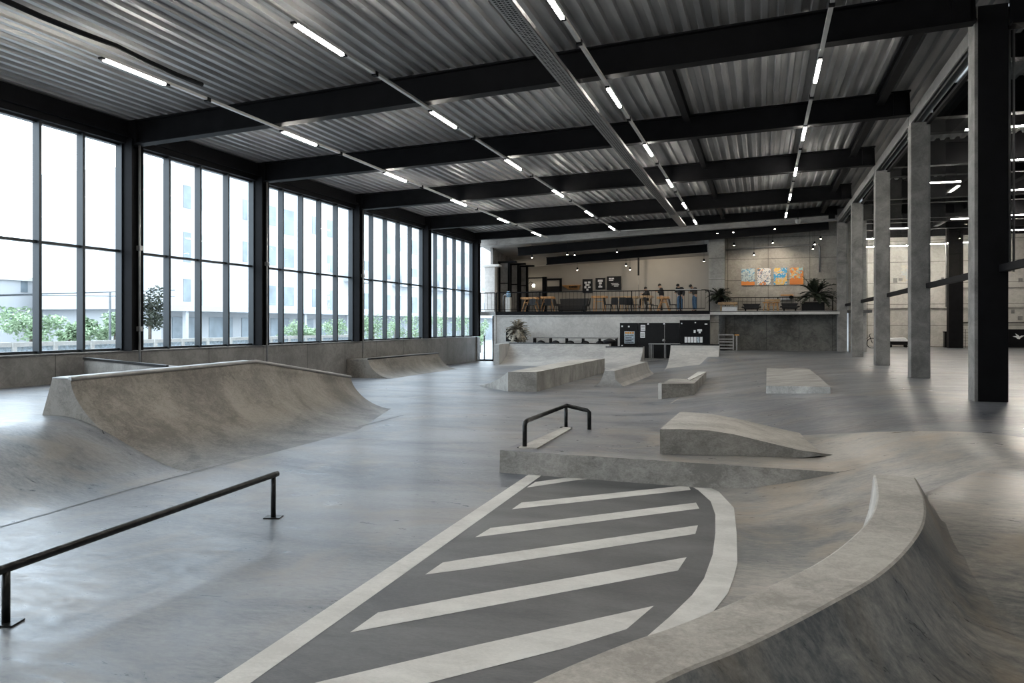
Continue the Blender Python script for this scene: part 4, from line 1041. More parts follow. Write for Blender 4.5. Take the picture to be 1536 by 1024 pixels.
# serving hatch
xa, xb = xat(815.5, yw), xat(843, yw); z0_, z1 = onY(830, 438, yw).z, onY(830, 417.5, yw).z
t = thing('serving_hatch', 'black framed hatch with a dark lower half on the cafe wall', 'hatch', ((xa + xb) / 2, yw, z0_))
for p0, p1 in (((xa, yw - .1, z1 - .12), (xb, yw, z1)), ((xb - .14, yw - .1, z0_), (xb, yw, z1 - .12)), ((xa, yw - .1, z0_), (xa + .1, yw, z1 - .12))): MB().box(p0, p1).build('frame_bar', 'steel', t)
MB().box((xa + .1, yw - .08, z0_), (xb - .14, yw, lerp(z0_, z1, .42))).build('lower_panel', 'blackboard', t)
x = xat(817, 45.5); zt = onY(817, 415, 45.5).z
t = tag(MB().box((x - .13, 45.4, MZ), (x + .13, 45.6, zt)).build('steel_post', 'steel'), 'thick black post in the cafe beside the serving hatch', 'post')
x0, x1 = xat(791, 46), xat(814, 46); zt = onY(800, 416, 46).z
t = thing('black_doorframe', 'slim black frame around a pale screen left of the cafe hatch', 'frame', (x0, 46, MZ))
for p0, p1, nm_ in (((x0, 45.97, MZ), (x0 + .07, 46.03, zt), 'upright'), ((x0 + .07, 45.97, zt - .07), (x1, 46.03, zt), 'header')): MB().box(p0, p1).build(nm_, 'steel', t)
MB().box((x0 + .1, 46.04, MZ), (x1, 46.1, onY(800, 436, 46).z)).build('screen', 'panelwall', t)
# floor lamp
x = xat(800.3, 46.9); z = onY(800, 428.3, 46.9).z
t = thing('globe_lamp', 'glowing round globe lamp on a thin arched stand in the cafe', 'lamp', (x, 46.9, MZ))
MB().tube([(x - .35, 46.9, MZ + .03), (x - .35, 46.9, z + .1), (x - .2, 46.9, z + .25), (x, 46.9, z + .15)], .02, 6).build('stand', 'steel', t)
MB().lathe([(.2, 0), (.2, .03), (.03, .04)], (x - .35, 46.9, MZ), 12).build('foot', 'steel', t)
MB().lathe([(.015, -.095), (.065, -.07), (.095, 0), (.065, .07), (.015, .095)], (x, 46.9, z), 14).build('globe', 'bulb', t)
x = xat(957.8, 46.5); zt, z0_ = onY(958, 398, 46.5).z, onY(958, 413, 46.5).z
t = thing('ceiling_drop', 'black pipe drop hanging from the cafe ceiling left of the seated person', 'pipe', (x, 46.5, z0_))
MB().box((x - .05, 46.45, z0_), (x + .05, 46.55, 6.75)).build('sleeve', 'steel', t); MB().tube([(x, 46.5, MZ + 1.0), (x, 46.5, z0_)], .02, 6).build('rod', 'column', t)

# tables and chairs on the mezzanine
def cafe_table(label, u0, u1, vt, y, mat_top, dep=.75, trestle=False):
    x0, x1 = xat(u0, y), xat(u1, y); zt = onY((u0 + u1) / 2, vt, y).z
    t = thing('cafe_table', label, 'table', ((x0 + x1) / 2, y + dep / 2, MZ), group='cafe tables')
    MB().box((x0, y, zt - .12), (x1, y + dep, zt)).build('tabletop', mat_top, t, .01)
    for x, s in ((x0 + .15, -1), (x1 - .15, 1)):
        for yy in (y + .06, y + dep - .06):
            MB().beam((x + s * (.14 if trestle else .03), yy, MZ), (x - s * (.12 if trestle else 0), yy, zt - .12), .05, .05).build('leg', mat_top, t)
    MB().beam((x0 + .15, y + dep / 2, zt - .3), (x1 - .15, y + dep / 2, zt - .3), .05, .05).build('stretcher', mat_top, t)
    return t
for (u0, u1, vt, y, mt, tr, lb_) in ((781, 806, 445.5, 41.3, 'wood', True, 'orange trestle table at the left end of the mezzanine'),
                               (809, 828, 444.5, 42.2, 'wood', True, 'small orange table right of the trestle table'),
                               (887, 908, 443.5, 41.2, 'wood', False, 'orange topped table below the narrow middle poster'),
                               (915, 934, 444.5, 42.0, 'wood_pale', False, 'pale wood table right of the orange topped table'),
                               (935, 955, 444, 42.6, 'wood_pale', False, 'pale wood table left of the seated person'),
                               (958.5, 978, 443, 42.2, 'wood_pale', False, 'deep edged pale wood table before the seated person'),
                               (985, 1004, 444.5, 41.2, 'wood', True, 'orange table before the standing person in black')):
    cafe_table(lb_, u0, u1, vt, y, mt, trestle=tr)
def chair(label, u, y, rz, metal='steel', seatm='fabric', first=[None], h=.85):
    x = xat(u, y)
    if first[0] is None:
        t = thing('cafe_chair', label, 'chair', (0, 0, 0), group='cafe chairs', real=True)
        MB().box((-.22, -.22, .43), (.22, .22, .47)).build('seat', seatm, t, .015, local=True)
        MB().loft([[(-.21, .20, .47), (.21, .20, .47), (.21, .23, .47), (-.21, .23, .47)], [(-.22, .22, .62), (.22, .22, .62), (.22, .25, .62), (-.22, .25, .62)], [(-.20, .27, .88), (.20, .27, .88), (.20, .29, .88), (-.20, .29, .88)]]).build('backrest', seatm, t, local=True)
        for sx, sy in ((-1, -1), (1, -1), (-1, 1), (1, 1)): MB().tube([(sx * .24, sy * .24, 0), (sx * .18, sy * .18, .44)], .016, 8).build('leg', metal, t, local=True)
        first[0] = t; t.location = (x, y, MZ); t.rotation_euler = (0, 0, rz); return t
    return dup(first[0], (x, y, MZ), rz, label)
for (u, y, rz, lb_) in ((822, 41.3, .3, 'black cafe chair in front of the small orange table'), (837, 42.3, 1.4, 'black cafe chair right of the small orange table'),
                       (796, 40.9, -.2, 'black cafe chair in front of the orange trestle table'),
                       (879, 41.6, -1.5, 'black cafe chair left of the orange topped table'), (912.5, 40.9, 1.5, 'black cafe chair between the orange topped and pale tables'), (921.5, 40.6, .1, 'black cafe chair before the first pale wood table'),
                       (934, 40.6, .2, 'black cafe chair between the first two pale wood tables'), (945, 41.5, 2.9, 'black cafe chair before the second pale wood table'), (952, 42.0, 1.2, 'black cafe chair at the right end of the second pale wood table'),
                       (974, 41.0, 1.4, 'black cafe chair before the deep edged table'), (981.5, 43.3, 1.6, 'black cafe chair between the deep edged and last orange table'), (1010, 42.3, 1.5, 'black cafe chair left of the person in a black jacket')):
    chair(lb_, u, y, rz)
# dark sofa along the middle
def sofa(label, u0, u1, v0, v1, y, z0_=MZ, group='dark lounge sofas', dep=.8):
    x0, x1 = xat(u0, y), xat(u1, y); um = (u0 + u1) / 2; zt = onY(um, v0, y).z; h = zt - z0_
    t = thing('lounge_sofa', label, 'sofa', ((x0 + x1) / 2, y + dep / 2, z0_), group=group)
    MB().box((x0 + .1, y + .05, z0_ + .12), (x1 - .1, y + dep - .15, z0_ + h * .55)).build('seat', 'fabric', t, .04)
    MB().loft([[(x0 + .15, y + dep - .2, z0_ + .2), (x1 - .15, y + dep - .2, z0_ + .2), (x1 - .15, y + dep, z0_ + .2), (x0 + .15, y + dep, z0_ + .2)], [(x0 + .05, y + dep - .12, zt), (x1 - .05, y + dep - .12, zt), (x1 - .05, y + dep + .05, zt), (x0 + .05, y + dep + .05, zt)]]).build('backrest', 'fabric', t, .03)
    for xx, sgn in ((x0, 1), (x1, -1)):
        MB().box((min(xx, xx + sgn * .14), y, z0_ + h * .45), (max(xx, xx + sgn * .14), y + dep - .1, z0_ + h * .62)).build('armrest', 'fabric', t, .03)
    for xx in (x0 + .2, x1 - .2):
        for yy in (y + .12, y + dep - .25): MB().box((xx - .03, yy - .03, z0_), (xx + .03, yy + .03, z0_ + .12)).build('leg', 'steel', t)
    return t
sofa('low dark sofa against the cafe wall under the slatted shelf', 834, 880, 447, 466, 43.4)
sofa('left dark sofa on the right half of the mezzanine, below the first painting', 1112, 1142, 455, 467, 41.2)
sofa('right dark sofa on the right half of the mezzanine, below the third painting', 1170, 1200, 454, 467, 41.2)
t = cafe_table('pale wood table between the two dark sofas', 1147, 1170, 448.5, 42.0, 'wood_pale'); t['group'] = 'right mezzanine tables'
t = cafe_table('pale wood table over a white crate at the left of the right hand mezzanine', 1077, 1106, 453, 41.4, 'wood_pale'); t['group'] = 'right mezzanine tables'
x0, x1 = xat(1083, 41.0), xat(1106, 41.0)
t = thing('storage_crate', 'white low crate under the pale table near the concrete pier', 'crate', ((x0 + x1) / 2, 41.2, MZ))
MB().box((x0, 40.95, MZ), (x1, 41.35, onY(1095, 460.5, 41).z)).build('crate_body', 'paper', t, .01); MB().box((x0 - .02, 40.93, onY(1095, 460.5, 41).z), (x1 + .02, 41.37, onY(1095, 460.5, 41).z + .04)).build('rim', 'galv', t)
for (u, nm_, sy_) in ((1149, 'left', 41.1), (1157, 'middle', 41.55), (1164, 'right', 41.1)):
    x = xat(u, sy_)
    t = thing('wooden_stool', 'orange wood stool, the %s one between the dark sofas' % nm_, 'stool', (x, sy_, MZ), group='stools between the sofas')
    MB().lathe([(.16, 0), (.17, .03), (.16, .05)], (x, sy_, MZ + .40), 14).build('seat', 'wood', t)
    for k in range(4):
        a_ = PI / 4 + k * PI / 2; MB().tube([(x + .17 * math.cos(a_), sy_ + .17 * math.sin(a_), MZ), (x + .10 * math.cos(a_), sy_ + .10 * math.sin(a_), MZ + .40)], .018, 6).build('leg', 'wood', t)
# small dark easel sign beyond, shelf with monitor
x0, x1 = xat(1171, 43.3), xat(1190, 43.3)
t = thing('noticeboard_shelf', 'pale sheet under an orange ledge on the wall below the third painting', 'shelf', ((x0 + x1) / 2, 43.5, onY(1180, 450, 43.5).z))
MB().box((x0, 43.3, onY(1180, 443.5, 43.3).z), (x1, 43.6, onY(1180, 441.5, 43.3).z)).build('ledge', 'wood', t); MB().box((x0, 43.5, onY(1180, 450, 43.5).z), (lerp(x0, x1, .75), 43.58, onY(1180, 443.6, 43.5).z)).build('sheet', 'paper', t)
MB().lathe([(.02, 0), (.11, .02), (.12, .12), (.02, .2)], (lerp(x0, x1, .85), 43.35, onY(1180, 448, 43.3).z), 10).build('bell', 'steel', t)
# planters
x0, x1 = xat(1203, 41.6), xat(1237, 41.6); zt = onY(1220, 453, 41.6).z
t = thing('planter_box', 'large black planter box at the right end of the mezzanine', 'planter', ((x0 + x1) / 2, 41.9, MZ))
MB().box((x0, 41.6, MZ), (x1, 42.2, zt)).build('box', 'blackboard', t, .01); MB().box((x0 + .04, 41.64, zt - .02), (x1 - .04, 42.16, zt + .02)).build('soil', 'bark', t)
palm('broad_leaf_plant', 'large spreading dark plant growing in the black planter box', xat(1222, 41.9), 41.9, zt, .35, 1.15, 44, 'leaf_dark', None, 1.0, tuft=1.2, seed=5)
palm('potted_palm', 'dark bushy palm on the pale table beside the concrete pier', xat(1079, 41.7), 41.7, onY(1090, 453, 41.4).z, .35, .75, 34, 'leaf_dark', 'round', 1.1, potsize=(.16, .25), tuft=1.0, seed=8)
# bottle dispenser and hooped rail at the left end
x = xat(762, 40.9)
t = thing('water_dispenser', 'pale water dispenser with a blue bottle on top at the left end of the mezzanine', 'dispenser', (x, 41, MZ))
MB().box((x - .13, 40.85, MZ), (x + .13, 41.15, MZ + .85)).build('cabinet', 'paintwhite', t, .02)
M['bottle'] = plain('blue_bottle', (.25, .42, .58), .2)
MB().lathe([(.04, 0), (.13, .06), (.13, .28), (.05, .34), (.02, .35)], (x, 41, MZ + .85), 14).build('bottle', 'bottle', t)
x = xat(755, 40.6); t = tag(MB().tube([(x, 40.6, MZ), (x, 40.6, MZ + .9), (x + .06, 40.6, MZ + .97), (x + .28, 40.6, MZ + .97), (x + .33, 40.6, MZ + .9)], .022, 8).build('hooped_rail', 'galv'), 'pale hooped handrail beside the water dispenser', 'rail')
# conduits and spotlights
pts_ = [onY(1088, 374.5, 43.4), onY(1200, 368, 43.4), onY(1228, 367, 43.4), onY(1229.5, 370, 43.4), onY(1229.5, 408, 43.4)]
tag(MB().tube(pts_, .045, 8).build('conduit', 'galv'), 'pale conduit running above and down beside the paintings', 'pipe')
pts_ = [onY(932, 346, 39.8), onY(1005, 341.5, 39.8)]
tag(MB().tube(pts_, .03, 6).build('conduit', 'trunking'), 'thin pale conduit on the concrete lintel above the mezzanine', 'pipe')
spots = [(851, 381.5, 40.9, 1), (798, 386, 40.9, 0), (862, 382, 41.2, 0), (925.5, 377.5, 41.2, 0), (945, 404, 45, 1), (866, 404.5, 45, 1), (939, 398, 45, 0), (1076, 349.5, 40.6, 0), (1100, 348, 40.6, 1),
         (1159, 364, 42, 1), (1222, 366, 42, 0), (1219.5, 373, 42.5, 0), (1162, 343, 40.6, 0), (1231, 358, 42.6, 0), (1101, 367.5, 42, 0), (1056, 391.5, 43, 1), (1131, 382, 42.5, 0)]
snames = ['above the slatted shelf', 'above the black partitions, leftmost', 'above and right of the hatch', 'above the widest framed poster', 'on the cafe ceiling left of the pipe drop', 'over the tall framed poster, low', 'near the second black beam, centre',
          'leftmost under the concrete lintel of the pier', 'just right of the pier top', 'above the second painting, under the black beam', 'by the upper bend of the conduit', 'below the bend of the conduit', 'on the lintel above the third painting', 'rightmost, near the last column', 'above the first painting, just right of the pier', 'left of the pier, under the black beam', 'hanging above the first painting']
for i, (u, v, y, k) in enumerate(spots):
    q_ = onY(u, v, y)
    t = thing('spotlight', 'small glowing ceiling spotlight ' + snames[i], 'spotlight', tuple(q_), group='mezzanine spotlights' if u > 1070 else 'cafe spotlights')
    MB().lathe([(.02, .14), (.045, .12), (.055, 0), (.05, -.01)], tuple(q_), 12).build('can', 'steel', t)
    MB().lathe([(.01, -.03), (.035, -.02), (.042, 0), (.02, .01)], tuple(q_), 12).build('bulb', 'bulb', t)
    zc = 6.8 + SLP * (q_.x + 15) if (q_.x > XP0 or q_.y < 40.75) else zf(q_.x, q_.y) + .02
    MB().tube([(q_.x, q_.y, q_.z + .12), (q_.x, q_.y, max(zc, q_.z + .25))], .007, 6).build('stem', 'steel', t)
def spot(x, y, z, tx, ty, tz, pw_, size, col=(1, .86, .68)):
    ld = bpy.data.lights.new('spot_lamp', 'SPOT'); ld.energy = pw_; ld.spot_size = size; ld.spot_blend = .8; ld.color = col; ld.shadow_soft_size = .08
    o = bpy.data.objects.new('spot_lamp', ld); COL.objects.link(o); o.location = (x, y, z)
    o.rotation_euler = (Vector((tx, ty, tz)) - Vector((x, y, z))).to_track_quat('-Z', 'Y').to_euler()
xq = xat(1159, 42)
spot(xq, 41.9, 6.1, xq, 43.6, 4.6, 85, 1.9)
spot(xq - 1.6, 41.9, 6.1, xq - 1.6, 43.6, 4.2, 40, 1.6); spot(xq + 1.6, 41.9, 6.1, xq + 1.4, 43.6, 4.2, 34, 1.6)
for (u, pw_) in ((866, 45), (945, 60), (985, 75), (1025, 34)):
    xx = xat(u, 45); spot(xx, 45, 5.9, xx, 47.8, 4.6, pw_, 2.2)
for u in (800, 860, 925, 990): xx = xat(u, 42); spot(xx, 42, 6.1, xx, 42.4, 2.7, 70, 1.9)

q_ = onz(1197, 331, rz_(1.5) - .05)
t = thing('dome_camera', 'small pale dome camera under the last roof beam, above the paintings', 'camera', tuple(q_))
MB().lathe([(.02, -.16), (.10, -.12), (.14, 0), (.14, .05)], tuple(q_), 16).build('dome', 'trunking', t); MB().tube([q_ + Vector((0, 0, .04)), q_ + Vector((0, 0, .7))], .02, 6).build('stem', 'steel', t)

# ------------------------------------------------------------------ outside the windows
struct(MB().box((-140, -30, -.3), (-15.5, 170, -.02)).build('ground_outside', 'extground'))
struct(MB().box((-15.4, 41.6, -.3), (-15.0, 60, -.02)).build('ground_outside_strip', 'extground'))
fx = -34.0
def yX(u, x): return onX(u, 480, x).y
ya, yb2 = yX(259, fx), 135
t = thing('apartment_building', 'long white apartment block with small grey windows beyond the glazed wall', 'building', (fx - 5, ya, 0))
MB().box((fx - 11, ya, 3.0), (fx, yb2, 11.75)).build('upper_wall', 'facade', t)
MB().box((fx - 11, ya + .6, -.1), (fx - 1.4, yb2, 3.0)).build('ground_floor_wall', 'facade2', t)
MB().box((fx - 1.5, ya - .3, 2.85), (fx + .25, yb2, 3.2)).build('canopy', 'facade2', t)
MB().box((fx - 11, ya + 1, 11.75), (fx - .3, ya + 11, 12.1)).build('parapet', 'facade', t)
MB().box((fx - 9, ya + 18, 11.75), (fx - 3, yb2, 14.6)).build('upper_storey', 'facade', t)
ycols = [(yX(275, fx), yX(286, fx)), (yX(296, fx), yX(303, fx)), (yX(364, fx), yX(371, fx))]
y = yX(384, fx) + 1.0
rnd = random.Random(5)
while y < 128:
    ycols.append((y, y + 1.3)); y += 2.3
    if len(ycols) % 2: y += 1.5
nwin = 0
for i, (a_, b_) in enumerate(ycols):
    for j, zc in enumerate((4.2, 7.1, 10.0)):
        if rnd.random() < .10 or nwin >= 96: continue
        h_ = .75 + (.45 if (i + j) % 5 == 1 else 0)
        MB().box((fx - .02, a_, zc - h_), (fx + .03, b_, zc + .65)).build('window', 'extglass', t); nwin += 1
for k in range(26):
    y = ya + 1.5 + k * 3.4
    MB().box((fx - 1.42, y, .1), (fx - 1.36, y + 2.4, 2.5)).build('shop_window', 'extglass', t)
for k in range(14):
    y = ya + 1 + k * 6.5
    MB().box((fx - .15, y, -.1), (fx + .1, y + .25, 2.86)).build('pillar', 'facade2', t)
for k in range(9):
    y = ya + 20 + k * 9
    MB().box((fx, y, 5.7), (fx + 1.1, y + 3.6, 5.85)).box((fx + 1.04, y, 5.85), (fx + 1.1, y + 3.6, 6.75)).build('balcony', 'facade2', t)
lx = -46.5; ytop = 5.16
t = thing('low_building', 'low white building with a flat roof seen through the nearest window bay', 'building', (lx - 5, 15, 0))
MB().box((lx - 12, -5, -.1), (lx, yX(200, lx) + 1, ytop - .25)).build('wall', 'facade', t)
MB().box((lx - 12, -5, ytop - .25), (lx + .2, yX(200, lx) + 1.2, ytop)).build('roof_edge', 'paintwhite', t)
MB().box((lx, -5, 3.05), (lx + .1, yX(200, lx), 3.15)).build('ledge', 'facade2', t)
for (u0, u1, v0, v1) in ((31, 41, 422, 438), (101, 109, 429, 436), (97, 109, 464, 472), (9, 22, 463, 478), (153, 165, 431, 434), (150, 157, 443, 449)):
    a_, b_ = onX(u0, v1, lx), onX(u1, v0, lx)
    MB().box((lx, a_.y, a_.z), (lx + .04, b_.y, b_.z)).build('window', 'extglass', t)
def fence(name, label, x, y0, y1, zt, zb):
    t = thing(name, label, 'fence', (x, y0, 0))
    MB().box((x - .06, y0, zt - .12), (x + .06, y1, zt)).build('top_rail', 'paintwhite', t)
    MB().box((x - .03, y0, zb), (x + .03, y1, zt - .12)).build('tinted_panel', 'bluepaper', t)
    MB().box((x - .1, y0, -.05), (x + .1, y1, zb)).build('low_wall', 'paintwhite', t)
    y = y0
    while y < y1:
        MB().box((x - .07, y, zb), (x + .09, y + .12, zt)).build('post', 'paintwhite', t); y += 1.25
fence('terrace_fence', 'white terrace fence with blue tinted panels below the shrubs outside', -19.0, 4.0, 33.0, 1.53, 1.02)
M['wire'] = plain('grey_pole', (.10, .115, .125), .6)
for (u, v, x, nm_) in ((121, 439, -20.5, 'left'), (165, 437, -21.5, 'right')):
    q_ = onX(u, v, x)
    tag(MB().tube([(q_.x, q_.y, -.05), (q_.x, q_.y, q_.z)], [.05, .035], 8).build('pole', 'wire'), 'slender dark pole outside the nearest bay, the %s of the pair' % nm_, 'pole', 'poles outside')
q0, q1, q2 = onX(-30, 443, -19.6), onX(121, 439, -20.4), onX(262, 435, -22.4)
tag(MB().tube([q0, q1, q2], .02, 6).build('cable', 'wire'), 'upper thin cable strung on the poles outside', 'cable', 'cables outside')
tag(MB().tube([q0 - Vector((0, 0, .02)), q1.lerp(q0, .3) - Vector((0, 0, .05)), q1 - Vector((0, 0, .10)), q2 - Vector((0, 0, .25))], .014, 6).build('cable', 'wire'), 'lower sagging cable under the upper one outside', 'cable', 'cables outside')
def tree(label, u, v, ru, rv, x, n=1300, mat='leaf', seed=0):
    rnd = random.Random(seed); c = onX(u, v, x); zc = -c.x * SY + c.y * CY
    R, H = ru * zc / F_PX * 1.15, rv * zc / F_PX * 1.05
    t = thing('bushy_tree', label, 'tree', (c.x, c.y, -.02), group='trees and shrubs outside')
    MB().tube([(c.x, c.y, -.05), (c.x + .03, c.y, max(.3, c.z - H * .6)), (c.x, c.y + .05, c.z)], [.08, .06, .03], 7).build('trunk', 'bark', t)
    mb = MB()
    lobes = [(c + Vector((rnd.uniform(-.5, .5) * R, rnd.uniform(-.62, .62) * R, rnd.uniform(-.6, .55) * H)), rnd.uniform(.3, .5)) for _ in range(11)]
    for k in range(n):
        lc, lr = rnd.choice(lobes)
        d = Vector((rnd.gauss(0, 1), rnd.gauss(0, 1), rnd.gauss(0, 1))).normalized() * (rnd.random() ** .4) * lr
        p_ = lc + Vector((d.x * R, d.y * R, d.z * H)); s_ = rnd.uniform(.03, .065)
        a_ = Vector((rnd.gauss(0, 1), rnd.gauss(0, 1), rnd.gauss(0, .6))).normalized(); b_ = a_.cross(Vector((rnd.gauss(0, 1), rnd.gauss(0, 1), rnd.gauss(0, 1)))).normalized()
        mb.add([p_ - a_ * s_ * 1.5, p_ + b_ * s_ * .7, p_ + a_ * s_ * 1.5, p_ - b_ * s_ * .7], [(0, 1, 2, 3)])
    mb.build('foliage', mat, t, fix=False)
for i, (u, v, ru, rv, x, mt, lb_) in enumerate((
    (46, 487, 42, 32, -23, 'leaf', 'widest round green shrub outside the left of the nearest window bay'),
    (104, 500, 16, 16, -23.5, 'leaf', 'small green shrub outside, left of the slender left pole'),
    (132, 492, 24, 27, -24, 'leaf', 'green shrub outside behind the slender left pole'),
    (172, 488, 26, 27, -23, 'leaf', 'green shrub outside below the slender right pole'),
    (224, 464, 30, 38, -22, 'leaf_dark', 'dark leafed tree outside the left pane of the second window bay'),
    (440, 496, 20, 20, -24, 'leaf', 'round green shrub outside the second pane of the third window bay'),
    (470, 503, 18, 14, -23, 'leaf', 'low green shrub outside the middle pane of the third window bay'),
    (503, 496, 24, 22, -24, 'leaf', 'green shrub outside the right panes of the third window bay'),
    (560, 492, 24, 24, -24, 'leaf', 'green shrub outside the left panes of the fourth window bay'),
    (592, 494, 20, 22, -25, 'leaf', 'green shrub outside the middle panes of the fourth window bay'),
    (622, 492, 20, 24, -24, 'leaf', 'green shrub outside the right panes of the fourth window bay'),
    (662, 492, 20, 24, -25, 'leaf', 'green shrub outside the left panes of the last window bay'),
    (692, 493, 18, 24, -24, 'leaf', 'green shrub outside the right panes of the last window bay'),
    (720, 497, 14, 26, -19.5, 'leaf', 'green shrub behind the low end glazing by the mezzanine'))):
    tree(lb_, u, v, ru, rv, x, 1500 if ru > 22 else 1000, mt, i + 10)

# ------------------------------------------------------------------ people (local metres, facing -Y)
def skinned(name, joints, edges, mat, parent, root=0, sub=2, mirror=False):
    me = bpy.data.meshes.new(name); me.from_pydata([j[0] for j in joints], edges, [])
    o = bpy.data.objects.new(name + '_src', me); COL.objects.link(o)
    m = o.modifiers.new('skin', 'SKIN'); m.use_smooth_shade = True; m.branch_smoothing = .3
    if not me.skin_vertices: 
        bm = bmesh.new(); bm.from_mesh(me); bm.verts.layers.skin.verify(); bm.to_mesh(me); bm.free()
    for i, j in enumerate(joints):
        r = j[1]; me.skin_vertices[0].data[i].radius = (r, r) if not isinstance(r, tuple) else r
        me.skin_vertices[0].data[i].use_root = (i == root)
    s = o.modifiers.new('sub', 'SUBSURF'); s.levels = sub; s.render_levels = sub
    bpy.context.view_layer.update()
    ev_ = o.evaluated_get(bpy.context.evaluated_depsgraph_get())
    nm_ = bpy.data.meshes.new_from_object(ev_); nm_.name = name
    bpy.data.objects.remove(o)
    for p_ in nm_.polygons: p_.use_smooth = True
    nm_.materials.clear(); nm_.materials.append(M[mat])
    r_ = bpy.data.objects.new(name, nm_); COL.objects.link(r_); r_.parent = parent
    return r_
def person(label, loc, rz, scale, jacket, trousers, pose):
    """pose: dict of joint positions; defaults describe a relaxed stand"""
    J = dict(pelvis=(0, 0, .95), waist=(0, .01, 1.10), chest=(0, 0, 1.30), neck=(0, -.01, 1.47), skull=(0, -.03, 1.60), crown=(0, -.02, 1.69),
             shL=(-.18, .0, 1.41), elL=(-.23, .03, 1.14), wrL=(-.21, -.08, .90), shR=(.18, .0, 1.41), elR=(.23, .03, 1.14), wrR=(.21, -.08, .90),
             hipL=(-.09, 0, .92), knL=(-.10, -.02, .50), anL=(-.10, .02, .09), toL=(-.11, -.15, .04), hipR=(.09, 0, .92), knR=(.10, -.02, .50), anR=(.10, .02, .09), toR=(.11, -.15, .04))
    J.update(pose); J = {k: Vector(v) for k, v in J.items()}
    t = thing('person', label, 'person', loc, rz); t.scale = (scale / UNIT,) * 3
    R = dict(pelvis=.125, waist=.115, chest=.14, neck=.052, skull=.088, crown=.06, shL=.062, elL=.042, wrL=.028, shR=.062, elR=.042, wrR=.028,
             hipL=.085, knL=.058, anL=.042, toL=.038, hipR=.085, knR=.058, anR=.042, toR=.038)
    order = list(R); idx = {k: i for i, k in enumerate(order)}
    E_ = [('pelvis', 'waist'), ('waist', 'chest'), ('chest', 'neck'), ('neck', 'skull'), ('skull', 'crown'), ('chest', 'shL'), ('shL', 'elL'), ('elL', 'wrL'), ('chest', 'shR'), ('shR', 'elR'), ('elR', 'wrR'),
          ('pelvis', 'hipL'), ('hipL', 'knL'), ('knL', 'anL'), ('anL', 'toL'), ('pelvis', 'hipR'), ('hipR', 'knR'), ('knR', 'anR'), ('anR', 'toR')]
    joints = [(J[k], R[k]) for k in order]; edges = [(idx[a_], idx[b_]) for a_, b_ in E_]
    for s in 'LR':      # palm, four fingers and a thumb
        w = J['wr' + s]; d = (w - J['el' + s]).normalized(); side = d.cross(Vector((0, 0, 1)) if abs(d.z) < .8 else Vector((0, 1, 0))).normalized(); nrm = side.cross(d)
        pi = len(joints); joints.append((w + d * .05, .034)); edges.append((idx['wr' + s], pi))
        for k, L in enumerate((.065, .075, .07, .055)):
            o_ = side * (-.03 + .02 * k); a0 = len(joints)
            joints += [(w + d * .085 + o_, .010), (w + d * (.085 + L * .55) + o_ - nrm * .012, .009), (w + d * (.085 + L * .85) + o_ - nrm * .035, .008)]
            edges += [(pi, a0), (a0, a0 + 1), (a0 + 1, a0 + 2)]
        a0 = len(joints); joints += [(w + d * .05 - side * .045, .011), (w + d * .085 - side * .062 - nrm * .015, .010)]; edges += [(pi, a0), (a0, a0 + 1)]
    hd = (J['crown'] - J['neck']).normalized()
    fdir = pose.get('face', (0, -1, 0)); fdir = Vector(fdir).normalized(); fdir = (fdir - hd * fdir.dot(hd)).normalized(); sd_ = hd.cross(fdir)
    sk = J['skull']
    a0 = len(joints); joints += [(sk + fdir * .085 - hd * .01, .020), (sk + fdir * .10 - hd * .025, .012)]; edges += [(idx['skull'], a0), (a0, a0 + 1)]     # nose
    a0 = len(joints); joints += [(sk + fdir * .055 - hd * .075, .04)]; edges += [(idx['skull'], a0)]                                                       # jaw
    body = skinned('body', joints, edges, 'skin', t)
    mb = MB()
    for s in (-1, 1): mb.lathe([(.002, -.008), (.011, 0), (.002, .008)], sk + fdir * .083 + sd_ * .032 * s + hd * .012, 8)
    mb.build('eyes', 'blackboard', t, local=True); 
    MB().beam(sk + fdir * .083 - hd * .058 - sd_ * .022, sk + fdir * .083 - hd * .058 + sd_ * .022, .008, .006).build('mouth', 'orange', t, local=True)
    for s in (-1, 1): MB().lathe([(.004, -.03), (.014, -.01), (.016, .015), (.004, .03)], sk + sd_ * .092 * s, 8).build('ear', 'skin', t, local=True)
    # hair cap
    mb = MB(); rg = []
    c_ = sk + hd * .035 - fdir * .012
    for i in range(7):
        th = PI * .58 * i / 6; ring = []
        for k in range(16):
            ph = 2 * PI * k / 16; q_ = (fdir * math.cos(ph) + sd_ * math.sin(ph)) * math.sin(th) * .105 + hd * math.cos(th) * .105
            if math.cos(ph) > .3 and th > 1.3: q_ *= .86
            q_ *= 1 + .05 * math.sin(k * 5 + i * 3)
            ring.append(c_ + q_)
        rg.append(ring)
    mb.loft(rg, caps=True, sm=True).build('hair', 'hair', t, local=True)
    # jacket
    jo = ['pelvis', 'waist', 'chest', 'shL', 'elL', 'wrL', 'shR', 'elR', 'wrR']; ji = {k: i for i, k in enumerate(jo)}
    jr = dict(pelvis=.175, waist=.17, chest=.185, shL=.10, elL=.075, wrL=.055, shR=.10, elR=.075, wrR=.055)
    jj = []
    for k in jo:
        p_ = J[k].copy()
        if k.startswith('wr'): p_ = p_.lerp(J['el' + k[2]], .12)
        jj.append((p_, jr[k]))
    jj.append((J['chest'].lerp(J['neck'], .85), (.085, .08)))
    skinned('jacket', jj, [(0, 1), (1, 2), (2, 3), (3, 4), (4, 5), (2, 6), (6, 7), (7, 8), (2, 9)], jacket, t)
    J['belt'] = J['pelvis'].lerp(J['waist'], .35)
    to = ['belt', 'hipL', 'knL', 'anL', 'hipR', 'knR', 'anR', 'pelvis']
    tr_ = dict(belt=.11, pelvis=.14, hipL=.112, knL=.085, anL=.070, hipR=.112, knR=.085, anR=.070)
